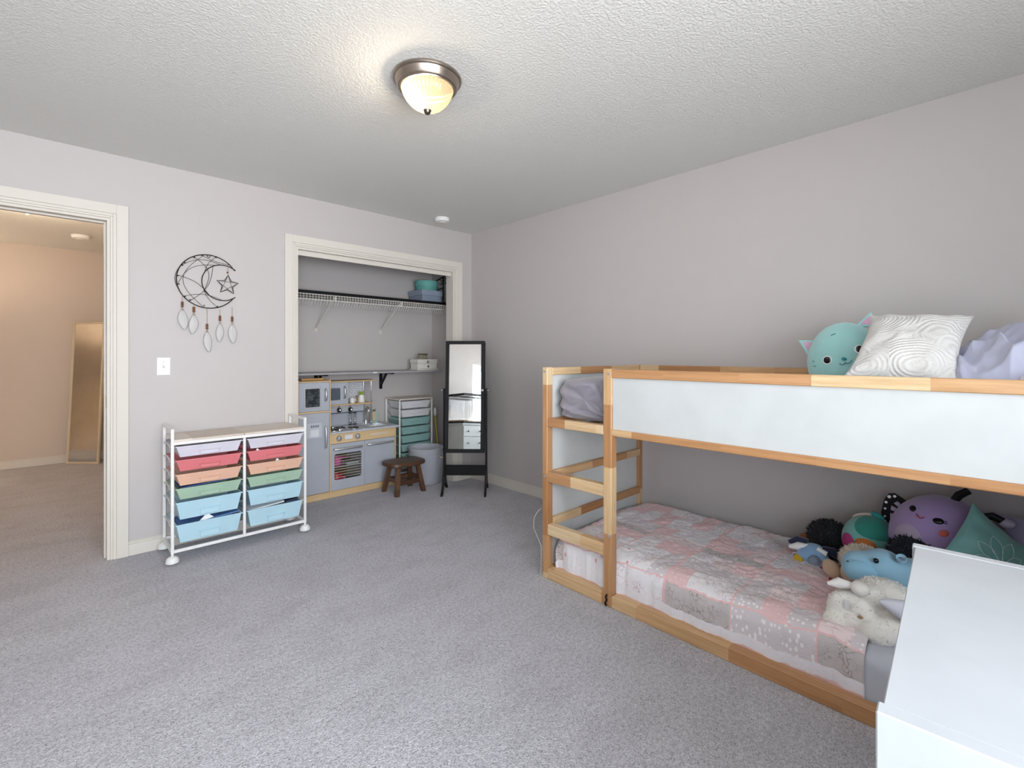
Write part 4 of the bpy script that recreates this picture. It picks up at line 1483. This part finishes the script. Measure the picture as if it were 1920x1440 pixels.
# hutch with microwave
HF = 4.24
bx('hutch_back', KG, kit, 1.7025, 2.19, KB - .008, KB, .566, .985, .001)
bx('hutch_top', KW, kit, 1.7025, 2.225, HF - .005, KB, .9855, .998, .003)
bx('hutch_shelf', KW, kit, 1.7025, 2.19, HF, KB - .0085, .770, .782, .001)
mwv = bx('microwave', KG, kit, 1.7025, 1.945, HF + .001, KB - .009, .7825, .985, .001)
md = bx('microwave_door', KG, kit, 1.704, 1.943, HF - .009, HF, .785, .983, .002)
plate('microwave_window', mat('smoked_window', '#5d646d', .15), md, 1.715, 1.868, .825, .935, .010, HF - .009, .001)
vhandle(md, 1.905, .84, .945, HF - .009)
bx('brick_panel', MATS['brick_print'], kit, 1.946, 2.176, KB - .013, KB - .0085, .7825, .985, 0)
bx('hook_rail', mat('hook_rail_grey', '#c2c6ce', .4), kit, 1.7025, 2.176, KB - .030, KB - .0085, .690, .7695, .001)
bx('rail_edge', mat('rail_slate', '#6b737d', .4), kit, 1.7025, 2.176, KB - .036, KB - .0085, .680, .6895, .001)
B().cyl((2.183, HF + .012, .566), (2.183, HF + .012, .985), .007, n=12).out('hutch_post', CHROME, kit)
B().cyl((2.183, KB - .02, .566), (2.183, KB - .02, .985), .007, n=12).out('hutch_post', CHROME, kit)
B().ell((2.183, HF + .012, .776), (.012, .012, .010)).out('post_collar', CHROME, kit)
# small things on and in the toy kitchen
for k, (x, lab) in enumerate(((1.80, 'chrome toy utensil on the hook rail nearest the toy fridge'), (1.92, 'chrome toy utensil on the hook rail between two others'), (2.03, 'chrome toy utensil on the hook rail nearest the toy tap'))):
    u = thing('toy_utensil', lab, 'toy utensil', (x, KB - .04, .745))
    B().tube([(0, .008, .012), (0, -.012, .012), (0, -.018, .0), (0, -.012, -.012), (0, -.005, -.005)], .004, 8).out('hook', CHROME, u, local=True)
    B().lathe([(0, -.012), (.018, -.008), (.024, .0), (.022, .002), (.016, -.004), (0, -.008)], (0, -.02, -.03), 18, axis=Matrix.Rotation(R(70 + 12 * k), 3, 'X')).out('bowl', CHROME, u, local=True)
    B().tube([(0, -.014, -.012), (.006 * (k - 1), -.02, -.05)], .004, 6).out('shaft', hob, u, local=True)
pot = thing('toy_plant_pot', 'white toy pot with green leaves on the toy kitchen shelf', 'plant pot', (2.115, 4.32, .7825))
B().lathe([(0, 0), (.030, 0), (.033, .01), (.028, .055), (.027, .07), (.023, .07), (.022, .05)], (0, 0, 0), 22).out('pot', mat('white_ceramic', '#ecebe6', .3), pot, local=True)
rnd = random.Random(4)
for k in range(9):
    a = k * 2.4
    B().tube([(.006 * math.cos(a), .006 * math.sin(a), .06), (.014 * math.cos(a), .014 * math.sin(a), .085), (.026 * math.cos(a), .026 * math.sin(a), .098 + .01 * rnd.random())], [.005, .006, .001], 6).out('leaf', mat('leaf_lime', '#9ab83c', .6), pot, local=True)
cup = thing('toy_cup', 'small white toy cup on the toy kitchen shelf beside the microwave', 'cup', (2.015, 4.30, .7825))
B().lathe([(0, 0), (.022, 0), (.026, .02), (.025, .045), (.022, .045), (.021, .02), (0, .006)], (0, 0, 0), 20).out('bowl', MATS['white_ceramic'], cup, local=True)
B().tube(arc((.024, 0, .024), .014, -90, 90, 8), .003, 6).out('handle', MATS['white_ceramic'], cup, local=True)
tag(B().tube([(2.065, 4.31, .7835), (2.066, 4.31, .82), (2.058, 4.31, .845)], [.007, .005, .008], 8).out('toy_spoon', mat('brown_wood_toy', '#9a7352', .6)), 'brown wooden toy spoon standing between cup and plant pot', 'toy spoon')
for k, (x, lab) in enumerate(((2.03, 'wire toy shaker on the toy kitchen counter nearer the hob'), (2.075, 'wire toy shaker on the toy kitchen counter nearer the tap'))):
    pts = [(x + .016 * math.cos(i * .7), 4.375 + .016 * math.sin(i * .7), .568 + i * .0016) for i in range(70)]
    s = thing('toy_shaker', lab, 'toy shaker', (x, 4.375, .567), 0, 'wire toy shakers')
    B().tube([Vector(p) for p in pts], .0022, 5).out('coil', CHROME, s)
    B().cyl((x, 4.375, .678), (x, 4.375, .686), .017, n=16).out('lid', hob, s)
    B().cyl((x, 4.375, .567), (x, 4.375, .573), .018, n=16).out('foot', hob, s)
tb = thing('toy_blender', 'mint and beige toy blender at the end of the toy kitchen counter', 'toy blender', (2.275, 4.385, .567))
bx('base', mat('mint_plastic', '#a9d2c8', .4), tb, 2.245, 2.305, 4.355, 4.415, .567, .58, .003)
bx('jug', mat('beige_wood_toy', '#d6bf98', .6), tb, 2.258, 2.292, 4.365, 4.405, .5802, .675, .004)
for x in (2.245, 2.2935):
    bx('upright', mat('mint_plastic', '#a9d2c8', .4), tb, x, x + .0115, 4.37, 4.40, .5802, .69, .002)
B().tube([(2.25, 4.385, .69), (2.275, 4.38, .683), (2.30, 4.385, .69)], .003, 6).out('clip', BLACKM, tb)
# toys behind the oven rods
ot = thing('pink_toy_pot', 'pink toy saucepan on the upper oven rack of the toy kitchen', 'toy pan', (1.80, 4.16, .254))
B().lathe([(0, 0), (.035, 0), (.042, .015), (.042, .075), (.038, .075), (.037, .012), (0, .006)], (0, 0, 0), 24).out('pan', mat('toy_hot_pink', '#cc5f9c', .4), ot, local=True)
B().tube([(.035, -.01, .06), (.10, -.03, .06)], .006, 8).out('handle', mat('toy_hot_pink', '#cc5f9c'), ot, local=True)
ot = thing('red_toy_pot', 'red toy saucepan on the oven floor of the toy kitchen', 'toy pan', (1.80, 4.155, .0625))
B().lathe([(0, 0), (.045, 0), (.052, .03), (.05, .10), (.045, .11), (.043, .10), (.042, .01), (0, .006)], (0, 0, 0), 24).out('pan', mat('toy_crimson', '#b3203d', .4), ot, local=True)
B().tube([(.045, -.01, .08), (.12, -.03, .04)], .006, 8).out('handle', mat('toy_hot_pink', '#cc5f9c'), ot, local=True)
tag(bx('toy_tray', mat('tray_grey', '#aeb3ba', .4), None, 1.87, 1.99, 4.10, 4.25, .254, .268, .004), 'pale grey toy tray on the upper oven rack beside the pink saucepan', 'toy tray')

# ------------------------------------------------------------------ closet shelves
gs = thing('grey_shelf', 'long grey shelf board on black brackets above the toy kitchen', 'shelf', (2.08, 4.29, 1.06))
bx('board', mat('shelf_grey', '#a6a4a6', .5), gs, 1.205, 2.93, 4.13, 4.458, 1.062, 1.080, .002)
for x in (1.73, 2.39):
    b = B().box(x - .014, x + .014, 4.44, 4.458, .89, 1.0615, .002).box(x - .014, x + .014, 4.20, 4.44, 1.048, 1.0615, .002)
    b.prism([(x - .010, 4.441, .925), (x - .010, 4.441, .95), (x - .010, 4.345, 1.048), (x - .010, 4.325, 1.048)], (.02, 0, 0))
    b.out('bracket', BLACKM, gs)
for x in (1.37, 2.16):
    bx('price_clip', WPLAST, gs, x - .02, x + .02, 4.1285, 4.1298, 1.066, 1.077, .0005)

ws = thing('wire_shelf', 'white wire closet shelf with a black board laid on it', 'shelf', (2.11, 4.29, 1.70))
WW = mat('white_vinyl_wire', '#dcd7cf', .4)
wf_, wb_ = 4.10, 4.455
tag(B().box(1.21, 3.01, wf_ + .004, wb_, 1.7645, 1.7893, .002).out('black_board', BLACK, ws))
wr = B()
for y, z, r_ in ((wf_, 1.757, .0035), (wf_, 1.712, .0042), (wf_ + .18, 1.757, .003), (wb_ - .004, 1.757, .003)):
    wr.tube([(1.205, y, z), (3.015, y, z)], r_, 6)
wr.out('long_wire', WW, ws)
cr = B()
n = int(1.80 / .0255)
for k in range(n):
    x = 1.212 + k * .0255
    cr.tube([(x, wb_ - .004, 1.7612), (x, wf_ + .003, 1.7612), (x, wf_ - .0015, 1.757), (x, wf_ - .0015, 1.712), (x, wf_ + .035, 1.670)], .0023, 5)
tag(cr.out('cross_wires', WW, ws), kind='stuff')
for x in (1.73, 2.39):
    B().tube([(x + .03, wf_ + .004, 1.745), (x, wb_ - .002, 1.485)], .006, 8).out('brace', WW, ws)
    bx('brace_foot', WW, ws, x - .012, x + .012, wb_ - .006, wb_ + .004, 1.455, 1.495, .002)
    B().tube([(x + .028, wf_ - .005, 1.708), (x + .04, wf_ - .005, 1.76)], .005, 6).out('brace_hook', WW, ws)

bb = thing('blue_box', 'dusty blue lidded cardboard box on the wire closet shelf', 'box', (2.82, 4.275, 1.7895))
bx('box', mat('dusty_blue_card', '#8a97aa', .6), bb, 2.70, 2.94, 4.16, 4.40, 1.7895, 1.855, .002)
bx('lid', mat('dusty_blue_lid', '#939fb1', .6), bb, 2.692, 2.948, 4.152, 4.408, 1.8552, 1.91, .002)
rb = thing('round_teal_box', 'round teal hat box standing on the dusty blue box', 'box', (2.835, 4.285, 1.9105))
B().lathe([(0, 0), (.112, 0), (.112, .055)], (0, 0, 0), 40).out('base', mat('teal_card', '#63a79e', .6), rb, local=True, ang=30)
B().lathe([(.117, .045), (.119, .05), (.119, .105), (.116, .108), (0, .109)], (0, 0, 0), 40).out('lid', mat('teal_card_lid', '#6bb0a6', .6), rb, local=True, ang=30)
rk = thing('black_wire_rack', 'black metal hook rack beside the round teal box on the wire shelf', 'rack', (2.975, 4.20, 1.7895))
B().box(2.955, 2.965, 4.15, 4.16, 1.7895, 2.06, .001).box(2.955, 2.965, 4.42, 4.43, 1.7895, 2.03, .001).out('upright', BLACKM, rk)
B().tube([(2.96, 4.12, 2.075), (2.96, 4.44, 2.005)], .006, 6).tube([(2.96, 4.15, 1.95), (2.96, 4.43, 1.93)], .005, 6).out('bar', BLACKM, rk)
for k in range(3):
    B().tube([(2.962, 4.14 + k * .04, 2.06 - k * .01), (2.99, 4.14 + k * .04, 2.04), (2.985, 4.15 + k * .04, 1.99), (2.972, 4.15 + k * .04, 2.0)], .004, 6).out('hook', BLACKM, rk)

jb_ = thing('jewelry_box', 'white wooden jewelry box with a round knob on the grey closet shelf', 'box', (2.765, 4.23, 1.0805))
WBX = mat('white_wood_box', '#dedbd2', .45)
bx('foot', WBX, jb_, 2.638, 2.892, 4.148, 4.312, 1.0805, 1.092, .003)
bx('body', WBX, jb_, 2.65, 2.88, 4.16, 4.30, 1.0922, 1.15, .002)
bx('drawer', WBX, jb_, 2.665, 2.865, 4.154, 4.1595, 1.096, 1.140, .002)
bx('lid', WBX, jb_, 2.645, 2.885, 4.155, 4.305, 1.1505, 1.193, .003)
B().lathe([(0, .012), (.010, .010), (.012, .004), (.008, 0)], (2.765, 4.154, 1.118), 14, axis=Matrix.Rotation(R(90), 3, 'X')).out('knob', CHROME, jb_)
B().lathe([(0, .006), (.013, .005), (.014, 0)], (2.765, 4.155, 1.165), 18, axis=Matrix.Rotation(R(90), 3, 'X')).out('clasp', mat('pewter', '#b9b6ad', .4, .7), jb_)
tr = thing('trinket_box', 'small green and silver trinket box on top of the white jewelry box', 'box', (2.755, 4.23, 1.194))
bx('box', mat('antique_silver', '#a39c88', .4, .5), tr, 2.715, 2.795, 4.205, 4.255, 1.194, 1.238, .002)
bx('lid', mat('dark_olive', '#4d4a35', .5), tr, 2.712, 2.798, 4.202, 4.258, 1.2382, 1.25, .002)
B().lathe([(0, .005), (.010, .004), (.012, 0)], (2.755, 4.205, 1.216), 16, axis=Matrix.Rotation(R(90), 3, 'X')).out('medallion', mat('pewter', '#b9b6ad', .4, .7), tr)

# ------------------------------------------------------------------ bucket, broom, stool
bk = thing('grey_bin', 'round grey felt storage bin with rope handles in front of the closet', 'bin', (2.612, 3.955, 0))
B().lathe([(0, 0), (.155, 0), (.162, .006), (.172, .325), (.176, .330), (.176, .336), (.170, .338), (.166, .332), (.154, .012), (0, .010)], (0, 0, 0), 48).out('shell', mat('grey_felt', '#b5b8c0', .85, bump=(120, .2, .002)), bk, local=True, ang=50)
for a in (-62, 118):
    ca, sa = math.cos(R(a)), math.sin(R(a))
    rad = Vector((ca, sa, 0))
    tan = Vector((-sa, ca, 0))
    P = [rad * (.162 + (.045 * math.sin(math.pi * k / 8))) + tan * (-.055 + .11 * k / 8) + Vector((0, 0, .262 - .02 * math.sin(math.pi * k / 8))) for k in range(9)]
    h = B().tube(P, .007, 8).out('rope_handle', mat('rope_beige', '#c4b299', .9), bk, local=True)
    for e in (P[0], P[-1]):
        g = rad * .012
        B().cyl(e - g * .2, e + g, .012, n=14).out('grommet', STEEL, h, local=True)
bx('seam', mat('grey_felt_seam', '#a8abb4', .85), bk, -.002, .010, -.174, -.160, .01, .32, .001, True)

br = thing('toy_broom', 'toy broom with yellow stick and white top leaning in the closet corner', 'broom', (2.95, 4.25, 0))
B().tube([(.02, -.02, .02), (-.02, .02, .60)], .009, 10).out('stick', mat('yellow_plastic', '#c9b23e', .5), br, local=True)
B().lathe([(0, .0), (.012, .0), (.018, .02), (.018, .06), (.010, .085), (0, .088)], (-.02, .02, .585), 16).out('cap', WPLAST, br, local=True)
B().prism([(-.05, -.03, .0), (.07, -.03, .0), (.05, -.03, .09), (-.02, -.03, .09)], (0, .03, 0)).out('brush', mat('teal_bristle', '#3f8f86', .9), br, local=True)

SW = [(0, '#4c3425'), (.5, '#68472f'), (1, '#573b2a')]
stl = thing('step_stool', 'small dark brown wooden step stool with splayed legs before the toy kitchen', 'stool', (2.27, 3.80, 0))
SWX, SWZ = wood('stool_wood_X', SW, 'X', 2.0, 1.0, .4), wood('stool_wood_Z', SW, 'Z', 2.0, 1.0, .4)
top = []
for k in range(40):
    a = 2 * math.pi * k / 40
    c, s = math.cos(a), math.sin(a)
    q_ = (abs(c) ** 4.5 + abs(s) ** 4.5) ** (-1 / 4.5)
    top.append((.178 * c * q_, .13 * s * q_))
B().loft([[Vector((x * k, y * k, z)) for x, y in top] for k, z in ((.93, .245), (1, .252), (1, .272), (.975, .280), (.90, .282))], (True, True)).out('seat', SWX, stl, local=True, ang=50)
for sx_ in (-1, 1):
    for sy_ in (-1, 1):
        t_, b_ = Vector((sx_ * .10, sy_ * .07, .246)), Vector((sx_ * .135, sy_ * .115, 0))
        d = .021
        B().loft([[p + Vector((x, y, 0)) for x, y in ((-d, -d * .75), (d * .75, -d), (d, d * .75), (-d * .75, d))] for p in (b_, t_)], (True, True), smooth=False).out('leg', SWZ, stl, local=True)
for sy_ in (-1, 1):
    B().box(-.10, .10, sy_ * .098 - .009, sy_ * .098 + .009, .085, .125, .003).out('stretcher', SWX, stl, local=True)
for sx_ in (-1, 1):
    B().box(sx_ * .118 - .009, sx_ * .118 + .009, -.08, .08, .105, .140, .003).out('stretcher', SWX, stl, local=True)

# ------------------------------------------------------------------ standing mirror
MD = 45.0
sm = thing('standing_mirror', 'tall black framed standing mirror cabinet tilting on its stand in the room corner', 'mirror', (2.66, 3.395, 0), R(MD - 90))
MW = .176
for s in (-1, 1):
    x = s * (MW + .014)
    B().loft([[Vector((x + dx, y + dy, z)) for dx, dy in ((-.009, -.016), (.009, -.016), (.009, .016), (-.009, .016))] for y, z in ((0, .10), (0, .35), (0, .935))], (True, True), smooth=False).out('upright', BLACK, sm, local=True)
    P = [(.0, .24), (-.03, .20), (-.06, .14), (-.085, .085), (-.125, .03), (-.155, .012), (-.16, .0), (-.13, .0), (-.085, .028), (-.05, .065), (.0, .085), (.05, .065), (.085, .028), (.13, .0), (.16, .0), (.155, .012), (.125, .03), (.085, .085), (.06, .14), (.03, .20)]
    B().prism([(x - .009, y, z) for y, z in P], (.018, 0, 0)).out('foot', BLACK, sm, local=True)
    B().cyl((s * (MW + .004), 0, .918), (s * (MW + .030), 0, .918), .005, n=12).ell((s * (MW + .034), 0, .918), (.007, .011, .011)).out('tilt_knob', CHROME, sm, local=True)
bx('cross_board', BLACK, sm, -MW - .005, MW + .005, -.010, .010, .150, .242, .002, True)
piv = Matrix.Translation((0, 0, .918)) @ Matrix.Rotation(R(-5.0), 4, 'X')


def pm(b):
    for k in range(len(b.v)):
        b.v[k] = piv @ b.v[k]
    return b


MT, MBt = .445, -.555
fr = B().box(-MW, MW, -.035, .060, MBt + .0, MBt + .034, .002).box(-MW, MW, -.035, .060, MT - .030, MT, .002)
fr.box(-MW, -MW + .032, -.035, .060, MBt + .034, MT - .030, .002).box(MW - .032, MW, -.035, .060, MBt + .034, MT - .030, .002)
fr.box(-MW + .032, MW - .032, .030, .058, MBt + .034, MT - .030, .001)
pm(fr).out('mirror_frame', BLACK, sm, local=True)
pm(B().box(-MW + .0325, MW - .0325, -.030, -.024, MBt + .0345, MT - .0305, 0)).out('mirror_glass', MATS['mirror_silver'], sm, local=True)
pm(B().lathe([(0, .018), (.009, .016), (.011, .008), (.007, 0)], (MW - .016, -.035, .0), 16, axis=Matrix.Rotation(R(90), 3, 'X'))).out('lock_knob', mat('pearl_white', '#e2e0dc', .25), sm, local=True)

# ------------------------------------------------------------------ hall mirror
hm = thing('leaning_mirror', 'tall narrow mirror with a cream frame leaning in the hall corner', 'mirror', (.20, 7.28, 0), R(-44))
hp = Matrix.Rotation(R(-3.2), 4, 'X')
fr = B()
hw_, hh, t_ = .185, 1.62, .022
fr.box(-hw_, hw_, -.012, .012, 0, t_, .002).box(-hw_, hw_, -.012, .012, hh - t_, hh, .002).box(-hw_, -hw_ + t_, -.012, .012, t_, hh - t_, .002).box(hw_ - t_, hw_, -.012, .012, t_, hh - t_, .002)
fr.box(-hw_ + t_, hw_ - t_, .004, .010, t_, hh - t_, .0005)
for k in range(len(fr.v)):
    fr.v[k] = hp @ fr.v[k]
fr.out('mirror_frame', mat('cream_frame', '#d8c8ac', .45), hm, local=True)
gl = B().box(-hw_ + t_, hw_ - t_, -.004, .002, t_, hh - t_, 0)
for k in range(len(gl.v)):
    gl.v[k] = hp @ gl.v[k]
gl.out('mirror_glass', MATS['mirror_silver'], hm, local=True)

# unseen floor lamp left of the doorway, added to brighten hall ceiling and wall
fl_ = thing('added_floor_lamp', 'unseen floor lamp with a cream drum shade added to light the hall', 'lamp', (-1.45, 6.75, 0))
B().lathe([(0, 0), (.14, 0), (.14, .015), (.02, .03), (0, .03)], (0, 0, 0), 32).out('base', NICKEL, fl_, local=True, ang=30)
B().cyl((0, 0, .03), (0, 0, 1.30), .011, n=12).out('pole', NICKEL, fl_, local=True)
B().lathe([(.17, 1.18), (.13, 1.42), (.127, 1.42), (.167, 1.18), (.17, 1.18)], (0, 0, 0), 36).out('lamp_shade', mat('linen_shade', '#e8dcc4', .9), fl_, local=True, ang=30)
B().ell((0, 0, 1.32), (.028, .028, .04)).out('bulb', MATS['hall_lamp_glass'], fl_, local=True)
point('added_floor_lamp_light', (-1.45, 6.75, 1.375), 34, (1, .80, .60), .03)
